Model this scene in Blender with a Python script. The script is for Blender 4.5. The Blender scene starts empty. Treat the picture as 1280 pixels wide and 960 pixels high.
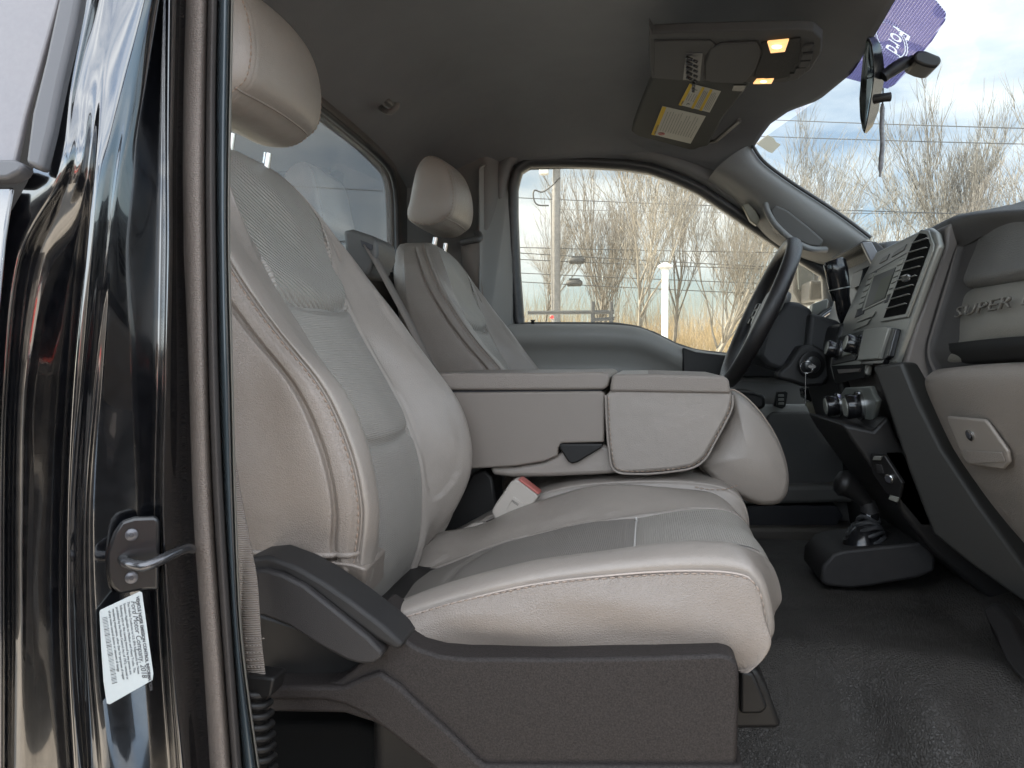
import bpy, bmesh, math, random
import numpy as np
from mathutils import Vector, Matrix
random.seed(7); rng = np.random.default_rng(7)
R = math.radians
SC = bpy.context.scene
COL = SC.collection
# ------------------------------------------------------------------ camera
EYE = 1.70
YAW, F = R(10.0), 960.0
PIT = math.atan(33/960.)
FW = np.array([-math.sin(YAW)*math.cos(PIT), math.cos(YAW)*math.cos(PIT), -math.sin(PIT)])
RT = np.array([math.cos(YAW), math.sin(YAW), 0.0]); UP = np.cross(RT, FW)
CAMP = np.array([0, 0, EYE])
cam = bpy.data.cameras.new('camera'); cam_o = bpy.data.objects.new('camera', cam); COL.objects.link(cam_o)
cam.sensor_width = 36; cam.lens = 36*F/1280; cam.clip_start = .02; cam.clip_end = 2000
M_ = Matrix((RT.tolist(), UP.tolist(), (-FW).tolist())).transposed().to_4x4(); M_.translation = Vector(CAMP)
cam_o.matrix_world = M_; SC.camera = cam_o
# ------------------------------------------------------------------ sky, sun, exposure
SUN_EL, SUN_AZ = R(34), R(-86)      # azimuth measured from +Y towards +X: the sun stands behind the cab
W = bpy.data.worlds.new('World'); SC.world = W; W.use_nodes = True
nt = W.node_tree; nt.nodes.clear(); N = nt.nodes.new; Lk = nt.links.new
sky = N('ShaderNodeTexSky'); sky.sky_type = 'NISHITA'; sky.sun_disc = False
sky.sun_elevation = SUN_EL; sky.sun_rotation = SUN_AZ; sky.air_density = 1.0; sky.dust_density = 1.5; sky.ozone_density = 1.2
tc = N('ShaderNodeTexCoord'); mp = N('ShaderNodeMapping'); mp.inputs['Scale'].default_value = (1.6, 1.6, 5.0)
nz = N('ShaderNodeTexNoise'); nz.inputs['Scale'].default_value = 1.7; nz.inputs['Detail'].default_value = 7; nz.inputs['Roughness'].default_value = .55
cr = N('ShaderNodeValToRGB'); cr.color_ramp.elements[0].position = .40; cr.color_ramp.elements[1].position = .62
cr.color_ramp.elements[0].color = (.22, .22, .22, 1); cr.color_ramp.elements[1].color = (1, 1, 1, 1)
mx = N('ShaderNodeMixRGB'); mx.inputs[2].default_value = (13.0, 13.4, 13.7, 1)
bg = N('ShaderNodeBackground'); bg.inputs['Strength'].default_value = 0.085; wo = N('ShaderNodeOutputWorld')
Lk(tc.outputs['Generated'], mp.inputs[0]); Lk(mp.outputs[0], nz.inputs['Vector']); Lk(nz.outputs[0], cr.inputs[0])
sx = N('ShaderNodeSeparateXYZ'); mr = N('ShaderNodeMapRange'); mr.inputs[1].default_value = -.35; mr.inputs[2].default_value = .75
mr.inputs[3].default_value = .98; mr.inputs[4].default_value = .30; mm = N('ShaderNodeVectorMath'); mm.operation = 'SCALE'  # sky scaled brighter behind the camera, dimmer ahead, to light the cab
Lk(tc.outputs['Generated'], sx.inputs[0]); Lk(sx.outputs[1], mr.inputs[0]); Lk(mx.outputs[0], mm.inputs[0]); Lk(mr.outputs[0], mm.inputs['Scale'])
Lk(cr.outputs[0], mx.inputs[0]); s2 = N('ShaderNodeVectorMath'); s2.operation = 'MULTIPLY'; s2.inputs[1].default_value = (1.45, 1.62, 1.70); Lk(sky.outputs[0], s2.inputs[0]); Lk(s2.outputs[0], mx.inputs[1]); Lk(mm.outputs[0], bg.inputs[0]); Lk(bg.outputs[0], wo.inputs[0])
sl = bpy.data.lights.new('sun', 'SUN'); sl.energy = 5.0; sl.angle = R(2.0); sl.color = (1, .90, .76)
so = bpy.data.objects.new('sun', sl); COL.objects.link(so)
sd = Vector((math.sin(SUN_AZ)*math.cos(SUN_EL), math.cos(SUN_AZ)*math.cos(SUN_EL), math.sin(SUN_EL)))
so.rotation_euler = sd.to_track_quat('Z', 'Y').to_euler()
SC.view_settings.view_transform = 'Standard'; SC.view_settings.look = 'None'
SC.view_settings.exposure = 2.27; SC.view_settings.gamma = 1
SC.render.engine = 'CYCLES'
SC.cycles.max_bounces = 10; SC.cycles.diffuse_bounces = 5; SC.cycles.transparent_max_bounces = 24

# ------------------------------------------------------------------ helpers: projection
def P(u, v, Y):
    d = FW*F + RT*(u-640) + UP*(480-v)
    return CAMP + d*(Y/d[1])
def ray(u, v): return FW*F + RT*(u-640) + UP*(480-v)
def onp(u, v, pl):
    p0, n = pl; d = ray(u, v)
    return CAMP + d*(np.dot(np.array(p0)-CAMP, n)/np.dot(d, n))
def plane3(a, b, c):
    a, b, c = map(np.array, (a, b, c)); n = np.cross(b-a, c-a); n = n/np.linalg.norm(n)
    if np.dot(n, CAMP-a) < 0: n = -n
    return (a, n)
def PL(*l): return [P(*q) for q in l]
def g(x, y, z): return np.array([x, y, z+EYE])        # metres relative to the eye height
# ------------------------------------------------------------------ helpers: splines, meshes
def cat(pts, n, closed=False, keys=False):
    """catmull-rom through pts; n samples per span"""
    p = np.array(pts, float); m = len(p); out = []
    for i in range(m if closed else m-1):
        if closed: a, b, c, d = p[(i-1) % m], p[i], p[(i+1) % m], p[(i+2) % m]
        else:
            b, c = p[i], p[i+1]; a = p[i-1] if i > 0 else 2*b-c; d = p[i+2] if i+2 < m else 2*c-b
        for k in range(n):
            t = k/n
            out.append(.5*((2*b)+(-a+c)*t+(2*a-5*b+4*c-d)*t*t+(-a+3*b-3*c+d)*t**3))
    if not closed: out.append(p[-1])
    return np.array(out)
def resample(pts, n, closed=False):
    p = np.array(pts, float)
    if closed: p = np.vstack([p, p[:1]])
    s = np.r_[0, np.cumsum(np.linalg.norm(np.diff(p, axis=0), axis=1))]
    t = np.linspace(0, s[-1], n+1)[:-1] if closed else np.linspace(0, s[-1], n)
    return np.stack([np.interp(t, s, p[:, k]) for k in range(p.shape[1])], 1)
def surf(ctrl, nu, nv):
    """ctrl[rows][cols] -> smooth grid; nu samples per row span, nv per col span"""
    c = np.array(ctrl, float)
    rows = np.array([cat(r, nv) for r in c])
    return np.transpose(np.array([cat(rows[:, j], nu) for j in range(rows.shape[1])]), (1, 0, 2))
def link(o, parent=None, label=None, cat_=None, group=None, kind=None):
    COL.objects.link(o)
    if parent is not None: o.parent = parent
    if label: o['label'] = label
    if cat_: o['category'] = cat_
    if group: o['group'] = group
    if kind: o['kind'] = kind
    return o
def mesh(name, V, Fc, mat, parent=None, smooth=True, angle=None, mi=None, uv=None, **k):
    me = bpy.data.meshes.new(name); me.from_pydata([tuple(map(float, v)) for v in V], [], [tuple(map(int, f)) for f in Fc])
    for m in (mat if isinstance(mat, (list, tuple)) else [mat]): me.materials.append(m)
    if smooth:
        me.polygons.foreach_set('use_smooth', [True]*len(me.polygons))
        if angle: me.set_sharp_from_angle(angle=R(angle))
    if mi is not None: me.polygons.foreach_set('material_index', [int(x) for x in mi])
    if uv is not None:
        l = me.uv_layers.new(name='UVMap'); idx = np.zeros(len(me.loops), int); me.loops.foreach_get('vertex_index', idx)
        l.data.foreach_set('uv', np.array(uv, float)[idx].ravel())
    me.update()
    o = bpy.data.objects.new(name, me); link(o, parent, **k); return o
def gridfaces(n, m, cu=False, cv=False):
    f = []
    for i in range(n if cu else n-1):
        for j in range(m if cv else m-1):
            a = i*m+j; b = i*m+(j+1) % m; c = ((i+1) % n)*m+(j+1) % m; d = ((i+1) % n)*m+j
            f.append((a, b, c, d))
    return f
def gridmesh(name, G, mat, parent=None, cu=False, cv=False, thick=0, mi=None, capends=False, **k):
    n, m = G.shape[:2]; V = G.reshape(-1, 3); Fc = gridfaces(n, m, cu, cv)
    du = np.r_[0, np.cumsum(np.linalg.norm(np.diff(G[:, m//2], axis=0), axis=1))]
    dv = np.r_[0, np.cumsum(np.linalg.norm(np.diff(G[n//2], axis=0), axis=1))]
    uv = np.stack(np.meshgrid(dv, du), -1).reshape(-1, 2)
    if capends:
        V = np.vstack([V, G[0].mean(0), G[-1].mean(0)]); uv = np.vstack([uv, [0, 0], [0, 0]])
        for j in range(m if cv else m-1):
            Fc.append((j, n*m, (j+1) % m)); Fc.append(((n-1)*m+j, (n-1)*m+(j+1) % m, n*m+1))
        if mi is not None: mi = list(mi)+[0]*(len(Fc)-len(mi))
    o = mesh(name, V, Fc, mat, parent, mi=mi, uv=uv, **k)
    if thick:
        s = o.modifiers.new('thick', 'SOLIDIFY'); s.thickness = thick; s.offset = -1 if thick > 0 else 1
        s.thickness = abs(thick)
    return o
def flip(o): o.data.flip_normals(); return o
def bev(o, w, seg=3, ang=35):
    if w <= 0: return o
    b = o.modifiers.new('bevel', 'BEVEL'); b.width = w; b.segments = seg; b.limit_method = 'ANGLE'; b.angle_limit = R(ang)
    b.harden_normals = False
    return o
def recalc(o):
    bm = bmesh.new(); bm.from_mesh(o.data); bmesh.ops.recalc_face_normals(bm, faces=bm.faces); bm.to_mesh(o.data); bm.free(); return o
def prism(name, A, B, mat, parent=None, bevel=.004, seg=3, ang=35, **k):
    """solid between two matching loops"""
    A = np.array(A); B = np.array(B); n = len(A)
    V = np.vstack([A, B]); Fc = [tuple(range(n)), tuple(range(2*n-1, n-1, -1))]
    Fc += [(i, i+n, (i+1) % n+n, (i+1) % n) for i in range(n)]
    o = mesh(name, V, Fc, mat, parent, smooth=True, angle=40, **k); recalc(o)
    return bev(o, bevel, seg, ang)
def lat(name, px, Y0, Y1, mat, parent=None, bevel=.004, smooth=0, **k):
    """outline traced at depth Y0, run straight across the cab to Y1"""
    A = np.array([P(u, v, Y0) for u, v in px])
    if smooth: A = cat(A, smooth, closed=True)
    B = A.copy(); B[:, 1] = Y1
    return prism(name, A, B, mat, parent, bevel, **k)
def plate(name, px, pl, th, mat, parent=None, bevel=.001, lift=0, smooth=0, **k):
    A = np.array([onp(u, v, pl) for u, v in px])+pl[1]*lift
    if smooth: A = cat(A, smooth, closed=True)
    return prism(name, A+pl[1]*th, A, mat, parent, bevel, **k)
def frames(p):
    p = np.array(p, float); t = np.gradient(p, axis=0); t /= np.linalg.norm(t, axis=1)[:, None]+1e-12
    ref = np.array([0, 0, 1.]) if abs(t[0][2]) < .9 else np.array([1., 0, 0])
    nn = np.cross(t[0], ref); nn /= np.linalg.norm(nn); out = []
    for i in range(len(p)):
        nn = nn-t[i]*np.dot(nn, t[i]); nn /= np.linalg.norm(nn)+1e-12
        out.append((nn.copy(), np.cross(t[i], nn)))
    return out
def tubegeo(p, r, k=10, closed=False, ry=None):
    p = np.array(p, float); r = np.full(len(p), r) if np.isscalar(r) else np.array(r)
    fr = frames(p); V = []
    if closed:
        t0 = p[1]-p[-1]; t0 /= np.linalg.norm(t0)
    for i in range(len(p)):
        a, b = fr[i]
        for j in range(k):
            th = 2*math.pi*j/k; V.append(p[i]+r[i]*(a*math.cos(th)+b*math.sin(th)*(ry or 1)))
    Fc = gridfaces(len(p), k, closed, True)
    if not closed: Fc += [tuple(range(k-1, -1, -1)), tuple((len(p)-1)*k+j for j in range(k))]
    return V, Fc
def tube(name, p, r, mat, parent=None, k=10, closed=False, ry=None, **kw):
    V, Fc = tubegeo(p, r, k, closed, ry); o = mesh(name, V, Fc, mat, parent, angle=50, **kw); return recalc(o)
def merge(name, geos, mat, parent=None, **kw):
    V = []; Fc = []
    for v, f in geos:
        b = len(V); V += list(v); Fc += [tuple(i+b for i in q) for q in f]
    return mesh(name, V, Fc, mat, parent, **kw)
def stitch(name, path, mat, parent, ln=.0065, gap=.0025, r=.0011, lift=None):
    p = np.array(path, float); s = np.r_[0, np.cumsum(np.linalg.norm(np.diff(p, axis=0), axis=1))]
    at = lambda t: np.array([np.interp(t, s, p[:, k]) for k in range(3)])
    geos = []; t = 0
    while t+ln < s[-1]:
        a, m, b = at(t), at(t+ln/2), at(t+ln)
        if lift is not None: m = m+np.array(lift)*r*.6
        geos.append(tubegeo([a, m, b], [r*.5, r, r*.5], 6)); t += ln+gap
    return merge(name, geos, mat, parent)
def boxgeo(c, sz, ax=None):
    c = np.array(c, float); ax = np.eye(3) if ax is None else np.array(ax)
    V = [c+ax[0]*sx*sz[0]/2+ax[1]*sy*sz[1]/2+ax[2]*sz_*sz[2]/2 for sx in (-1, 1) for sy in (-1, 1) for sz_ in (-1, 1)]
    return V, [(0, 1, 3, 2), (4, 6, 7, 5), (0, 4, 5, 1), (2, 3, 7, 6), (0, 2, 6, 4), (1, 5, 7, 3)]
def box(name, c, sz, mat, parent=None, bevel=.003, ax=None, **k):
    V, Fc = boxgeo(c, sz, ax); o = mesh(name, V, Fc, mat, parent, angle=40, **k); recalc(o); return bev(o, bevel)
def empty(name, loc, label, cat_, group=None):
    o = bpy.data.objects.new(name, None); o.empty_display_size = .05
    link(o, None, label, cat_, group); o['_loc'] = tuple(map(float, loc)); return o
def setbase(o):
    """give the parent empty its real position while its parts keep theirs"""
    l = Vector(o['_loc']); del o['_loc']
    o.location = l
    for c in COL.objects:
        if c.parent is o: c.matrix_parent_inverse = Matrix.Translation(-l)
def text(name, s, org, xd, yd, size, mat, parent=None, xs=1.0, extrude=.0002, shear=0, align='LEFT', space=1.0, bold=0, lines=1.0):
    cu = bpy.data.curves.new(name, 'FONT'); cu.body = s; cu.size = size; cu.extrude = extrude; cu.shear = shear; cu.align_x = align
    cu.space_character = space; cu.offset = bold; cu.space_line = lines; cu.resolution_u = 3
    o = bpy.data.objects.new(name, cu); COL.objects.link(o)
    me = bpy.data.meshes.new_from_object(o.evaluated_get(bpy.context.evaluated_depsgraph_get()))
    bpy.data.objects.remove(o); bpy.data.curves.remove(cu)
    xd = np.array(xd)/np.linalg.norm(xd); yd = np.array(yd); yd = yd-xd*np.dot(xd, yd); yd /= np.linalg.norm(yd); zd = np.cross(xd, yd)
    m = Matrix((xd.tolist(), yd.tolist(), zd.tolist())).transposed().to_4x4(); m.translation = Vector(list(map(float, org)))
    me.transform(m @ Matrix.Diagonal((xs, 1, 1, 1))); me.materials.clear(); me.materials.append(mat)
    o = bpy.data.objects.new(name, me); link(o, parent); return o

# ------------------------------------------------------------------ materials
def mat(name, col, rough=.5, metal=0, spec=.5, bump=None, var=0, varscale=8, coat=0, emit=None, sheen=0, trans=0, alpha=1, tex=None, rvar=0, wear=None):
    m = bpy.data.materials.new(name); m.use_nodes = True; t = m.node_tree; b = t.nodes['Principled BSDF']
    b.inputs['Base Color'].default_value = (*col, 1); b.inputs['Roughness'].default_value = rough; b.inputs['Metallic'].default_value = metal
    b.inputs['Specular IOR Level'].default_value = spec; b.inputs['Coat Weight'].default_value = coat; b.inputs['Coat Roughness'].default_value = .03
    b.inputs['Transmission Weight'].default_value = trans
    if sheen: b.inputs['Sheen Weight'].default_value = sheen
    if emit: b.inputs['Emission Color'].default_value = (*emit[0], 1); b.inputs['Emission Strength'].default_value = emit[1]
    co = t.nodes.new('ShaderNodeTexCoord')
    if var:
        n = t.nodes.new('ShaderNodeTexNoise'); n.inputs['Scale'].default_value = varscale; n.inputs['Detail'].default_value = 6; n.inputs['Roughness'].default_value = .6
        t.links.new(co.outputs['Object'], n.inputs['Vector'])
        r = t.nodes.new('ShaderNodeValToRGB'); r.color_ramp.elements[0].position = .3; r.color_ramp.elements[1].position = .7
        r.color_ramp.elements[0].color = tuple(c*(1-var) for c in col)+(1,); r.color_ramp.elements[1].color = tuple(min(1, c*(1+var)) for c in col)+(1,)
        t.links.new(n.outputs[0], r.inputs[0]); t.links.new(r.outputs[0], b.inputs['Base Color'])
        if rvar:
            q = t.nodes.new('ShaderNodeMapRange'); q.inputs[1].default_value = .3; q.inputs[2].default_value = .7
            q.inputs[3].default_value = rough-rvar; q.inputs[4].default_value = rough+rvar
            t.links.new(n.outputs[0], q.inputs[0]); t.links.new(q.outputs[0], b.inputs['Roughness'])
    last = None
    for bp in (bump or []):
        kind, sc, dist = bp
        if kind == 'vor':
            # warped cells -> leather grain
            n1 = t.nodes.new('ShaderNodeTexNoise'); n1.inputs['Scale'].default_value = sc*.8; n1.inputs['Detail'].default_value = 2
            ad = t.nodes.new('ShaderNodeVectorMath'); ad.operation = 'MULTIPLY_ADD'; ad.inputs[1].default_value = (.9/sc,)*3
            t.links.new(co.outputs['Object'], n1.inputs['Vector']); t.links.new(n1.outputs['Color'], ad.inputs[0]); t.links.new(co.outputs['Object'], ad.inputs[2])
            x = t.nodes.new('ShaderNodeTexVoronoi'); x.feature = 'DISTANCE_TO_EDGE'; x.inputs['Scale'].default_value = sc
            t.links.new(ad.outputs[0], x.inputs['Vector'])
            r = t.nodes.new('ShaderNodeMapRange'); r.inputs[2].default_value = .28; r.interpolation_type = 'SMOOTHSTEP'
            t.links.new(x.outputs['Distance'], r.inputs[0]); out = r.outputs[0]
        elif kind == 'noise':
            x = t.nodes.new('ShaderNodeTexNoise'); x.inputs['Scale'].default_value = sc; x.inputs['Detail'].default_value = 3
            t.links.new(co.outputs['Object'], x.inputs['Vector']); out = x.outputs[0]
        elif kind in ('weave', 'ribs', 'diag'):
            sp = t.nodes.new('ShaderNodeSeparateXYZ'); t.links.new(co.outputs['UV'], sp.inputs[0])
            def sn(expr_x, expr_y):
                a = t.nodes.new('ShaderNodeMath'); a.operation = 'MULTIPLY'; a.inputs[1].default_value = expr_x; t.links.new(sp.outputs[0], a.inputs[0])
                c = t.nodes.new('ShaderNodeMath'); c.operation = 'MULTIPLY_ADD'; c.inputs[1].default_value = expr_y; t.links.new(sp.outputs[1], c.inputs[0]); t.links.new(a.outputs[0], c.inputs[2])
                s = t.nodes.new('ShaderNodeMath'); s.operation = 'SINE'; t.links.new(c.outputs[0], s.inputs[0]); return s.outputs[0]
            if kind == 'weave':
                a, c = sn(sc, sc*.9), sn(-sc, sc*.9)
                q = t.nodes.new('ShaderNodeMath'); q.operation = 'MULTIPLY'; t.links.new(a, q.inputs[0]); t.links.new(c, q.inputs[1]); out = q.outputs[0]
            elif kind == 'diag':
                a, c = sn(sc*.45, sc), sn(-sc*.9, sc*.2)
                q = t.nodes.new('ShaderNodeMath'); q.operation = 'MULTIPLY_ADD'; q.inputs[1].default_value = .35; t.links.new(c, q.inputs[0]); t.links.new(a, q.inputs[2]); out = q.outputs[0]
            else: out = sn(0, sc)
        bn = t.nodes.new('ShaderNodeBump'); bn.inputs['Distance'].default_value = dist; bn.inputs['Strength'].default_value = 1
        t.links.new(out, bn.inputs['Height'])
        if last: t.links.new(last, bn.inputs['Normal'])
        last = bn.outputs[0]
    if last: t.links.new(last, b.inputs['Normal'])
    return m
LC = (.186, .158, .136)
leather = mat('leather', LC, .36, bump=[('vor', 360, .00028), ('noise', 9, .004)], var=.05, varscale=5, rvar=.05)
leather_sm = mat('leather_smooth', (.225, .198, .175), .33, bump=[('vor', 480, .00014), ('noise', 12, .003)], var=.05, varscale=6, rvar=.04)
insert_m = mat('insert_perforated', (.265, .245, .22), .38, bump=[('weave', 1150, .0005), ('noise', 14, .003)], var=.05, varscale=6)
insert_d = mat('insert_woven', (.265, .245, .22), .38, bump=[('diag', 780, .0007), ('noise', 14, .003)], var=.05, varscale=6)
piping = mat('piping', (.20, .175, .155), .5)
thread = mat('thread', (.23, .17, .13), .7)
thread_l = mat('thread_light', (.25, .20, .165), .7)
vinyl = mat('vinyl_taupe', (.235, .205, .185), .5, bump=[('vor', 600, .0002)], var=.04)
plas_t = mat('plastic_taupe', (.175, .150, .130), .48, bump=[('noise', 900, .0002)], var=.03)
plas_g = mat('plastic_grey', (.07, .068, .065), .5, bump=[('noise', 900, .0003)], var=.04)
plas_d = mat('plastic_dark', (.019, .018, .018), .5, spec=.28, bump=[('noise', 1300, .0004)], var=.12, varscale=40)
plas_s = mat('shield_plastic', (.022, .0185, .0175), .55, spec=.22, bump=[('noise', 800, .0007), ('noise', 6, .003)], var=.5, varscale=520)
plas_b = mat('plastic_black', (.010, .0095, .0095), .42, spec=.3, bump=[('noise', 900, .0002)], var=.1)
black_sh = mat('black_shiny', (.008, .008, .009), .18)
silver = mat('silver_trim', (.17, .17, .155), .36, metal=.35, var=.04, varscale=30)
chrome = mat('chrome', (.50, .50, .50), .22, metal=1)
paint = mat('black_paint', (.0030, .0032, .0042), .16, coat=1.0, spec=.8, bump=[('noise', 900, .00003)], var=.4, varscale=70, rvar=.07)
paint.node_tree.nodes['Principled BSDF'].inputs['Coat IOR'].default_value = 1.85
rubber = mat('rubber', (.03, .031, .033), .42, var=.2, varscale=60)
rubber_gl = mat('rubber_glossy', (.035, .045, .052), .18)
seal_c = mat('seal_cord', (.045, .04, .038), .8, spec=.2, bump=[('noise', 500, .0008)])
fabric_h = mat('headliner_cloth', (.142, .145, .150), .95, bump=[('noise', 520, .0014), ('noise', 5, .01)], var=.08, varscale=2.5, spec=.15)
web = mat('belt_webbing', (.20, .175, .155), .8, bump=[('ribs', 2600, .0005)], spec=.2)
mat_floor = mat('vinyl_floor', (.036, .033, .030), .48, spec=.3, bump=[('vor', 230, .0010), ('noise', 7, .010)], var=.18, varscale=11, rvar=.12)
carpet = mat('dark_carpet', (.02, .02, .02), .9)
white_l = mat('label_white', (.40, .44, .45), .45)
white_p = mat('label_paper', (.34, .335, .30), .8, spec=.1)
yellow_l = mat('label_yellow', (.42, .29, .03), .8, spec=.1)
ink = mat('ink', (.03, .03, .035), .6)
ink_r = mat('ink_red', (.35, .05, .06), .6)
amber = mat('amber', (.8, .35, .05), .5, emit=((1, .35, .05), .15))
lampm = mat('lamp_lens', (.9, .6, .3), .4, emit=((1, .50, .18), .26))
lampc = mat('lamp_core', (.9, .8, .5), .4, emit=((1, .78, .45), 1.0))
screen = mat('screen', (.012, .013, .014), .35, spec=.2)
red_p = mat('red_plastic', (.36, .10, .085), .5)
bark = mat('bark', (.13, .115, .095), .9, var=.3, varscale=3)
bark2 = mat('bark_pale', (.18, .16, .13), .9, var=.3, varscale=3)
brush_m = mat('dry_brush', (.42, .325, .185), .9, var=.35, varscale=.4)
thick_m = mat('thicket', (.27, .225, .155), .9, var=.3, varscale=.3)
gravel = mat('gravel', (.40, .365, .32), .9, var=.3, varscale=1.2, bump=[('noise', 30, .02)])
asphalt = mat('asphalt', (.05, .05, .05), .85, var=.15)
white_pt = mat('white_paint', (.75, .75, .73), .35)
pole_m = mat('pole_wood', (.15, .145, .14), .8, var=.2)
wire_m = mat('wire', (.03, .03, .03), .6)
red_pt = mat('red_paint', (.45, .03, .02), .3, coat=.6)
brick = mat('brick_wall', (.34, .22, .15), .85, var=.2, varscale=4)

def glass(name, tint, refl=1.0, dirt=0, dcol=(.8, .8, .78)):
    m = bpy.data.materials.new(name); m.use_nodes = True; t = m.node_tree; t.nodes.clear(); n = t.nodes.new
    o = n('ShaderNodeOutputMaterial'); tr = n('ShaderNodeBsdfTransparent'); tr.inputs[0].default_value = (*tint, 1)
    gl = n('ShaderNodeBsdfGlossy'); gl.inputs['Roughness'].default_value = .02; fr = n('ShaderNodeFresnel'); fr.inputs[0].default_value = 1.45
    mx = n('ShaderNodeMixShader'); ml = n('ShaderNodeMath'); ml.operation = 'MULTIPLY'; ml.inputs[1].default_value = refl
    t.links.new(fr.outputs[0], ml.inputs[0]); t.links.new(ml.outputs[0], mx.inputs[0]); t.links.new(tr.outputs[0], mx.inputs[1]); t.links.new(gl.outputs[0], mx.inputs[2])
    last = mx
    if dirt:
        co = n('ShaderNodeTexCoord'); nn = n('ShaderNodeTexNoise'); nn.inputs['Scale'].default_value = 5; nn.inputs['Detail'].default_value = 8; nn.inputs['Roughness'].default_value = .7
        mr = n('ShaderNodeMapRange'); mr.inputs[1].default_value = .35; mr.inputs[2].default_value = .75; mr.inputs[3].default_value = dirt*.5; mr.inputs[4].default_value = dirt*1.5
        df = n('ShaderNodeBsdfTranslucent'); df.inputs[0].default_value = (*dcol, 1); m2 = n('ShaderNodeMixShader')
        t.links.new(co.outputs['Object'], nn.inputs['Vector']); t.links.new(nn.outputs[0], mr.inputs[0]); t.links.new(mr.outputs[0], m2.inputs[0])
        t.links.new(mx.outputs[0], m2.inputs[1]); t.links.new(df.outputs[0], m2.inputs[2]); last = m2
    t.links.new(last.outputs[0], o.inputs[0]); return m
gl_wind = glass('windshield_glass', (.72, .78, .79), .6, .015)
gl_door = glass('door_glass', (.70, .70, .64), .6, .05, (.95, .92, .78))
gl_rear = glass('rear_glass', (.86, .95, .98), .9, .03)

# ================================================================== GROUND AND FAR SCENE
def ground():
    xs = np.r_[np.linspace(-400, -60, 8), np.linspace(-50, 70, 61), np.linspace(80, 400, 8)]
    ys = np.r_[np.linspace(-300, -20, 8), np.linspace(-15, 80, 96), np.linspace(90, 600, 10)]
    G = np.zeros((len(ys), len(xs), 3))
    for i, y in enumerate(ys):
        for j, x in enumerate(xs):
            G[i, j] = (x, y, hill(x, y))
    return gridmesh('ground', G, gravel, kind='structure')
def hill(x, y):
    t = min(1, max(0, (y-25)/22)); return (t*t*(3-2*t))*2.6+(.25*math.sin(x*.31)*math.sin(y*.23) if y > 25 else 0)*t
ground()
G = np.array([[(x, y, .012) for x in np.linspace(-120, 160, 20)] for y in np.linspace(14, 22, 4)])
gridmesh('road', G, asphalt, kind='structure')

def treegeo(seed, h, spread=.5, dens=1.0, minr=.0095):
    rg = random.Random(seed); tr = []; br = []
    def grow(p, d, L, r, lev):
        n = 5 if lev < 2 else 4; pts = [p]; q = p.copy(); dd = d.copy()
        for i in range(n):
            dd = dd+np.array([rg.gauss(0, .10), rg.gauss(0, .10), .05 if lev else .02]); dd /= np.linalg.norm(dd)
            q = q+dd*L/n; pts.append(q.copy())
        rr = np.linspace(r, max(r*.45, minr*.6), n+1)
        (tr if lev == 0 else br).append(tubegeo(pts, rr, 6 if lev < 2 else 3))
        if lev >= 4: return
        k = {0: 7, 1: 5, 2: 4, 3: 3, 4: 2}[lev]; k = max(1, int(k*dens+.5))
        for c in range(k):
            f = rg.uniform(.35 if lev == 0 else .25, 1.0); i = min(n-1, int(f*n)); s = pts[i]+(pts[i+1]-pts[i])*(f*n-i if i < n else 0)
            ax = np.array([rg.gauss(0, 1), rg.gauss(0, 1), rg.gauss(0, .4)]); ax -= dd*np.dot(ax, dd); ax /= np.linalg.norm(ax)+1e-9
            a = rg.uniform(.35, .8)*spread*1.5; nd = dd*math.cos(a)+ax*math.sin(a); nd[2] += .22; nd /= np.linalg.norm(nd)
            grow(s, nd, L*rg.uniform(.48, .72)*(1.15 if lev == 0 else 1), max(minr, r*rg.uniform(.32, .5)), lev+1)
        if lev: grow(pts[-1], dd, L*.6, max(minr, r*.45), lev+1)
    base = np.array([0, 0, -.2]); nst = rg.choice([1, 2, 2])
    for s_ in range(nst):
        d = np.array([rg.gauss(0, .12)*(nst), rg.gauss(0, .1), 1]); d /= np.linalg.norm(d)
        grow(base, d, h*.55, h*.010+.02, 0)
    return tr, br
TREES = []
def tree_proto(seed, h, spread, dens, m, label):
    t = empty('bare_tree', (0, 0, 0), label, 'tree', 'bare trees beyond the road'); del t['_loc']
    tr, br = treegeo(seed, h, spread, dens)
    a = merge('trunk', tr, m, t); b = merge('crown', br, m, t)
    return t, a, b
def place_tree(pr, x, y, s, rz, label, first):
    t, a, b = pr
    if first: o = t
    else:
        o = t.copy(); COL.objects.link(o)
        for c in (a, b):
            d = c.copy(); COL.objects.link(d); d.parent = o
    o.location = (x, y, hill(x, y)-.1); o.scale = (s, s, s*random.uniform(.92, 1.08)); o.rotation_euler = (0, 0, rz); o['label'] = label
protos = [tree_proto(s, 10, sp, d, m, 'x') for s, sp, d, m in ((3, .42, 1.0, bark), (11, .5, 1.0, bark2), (23, .38, 1.05, bark), (31, .55, 1.0, bark2))]
used = set()
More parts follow.
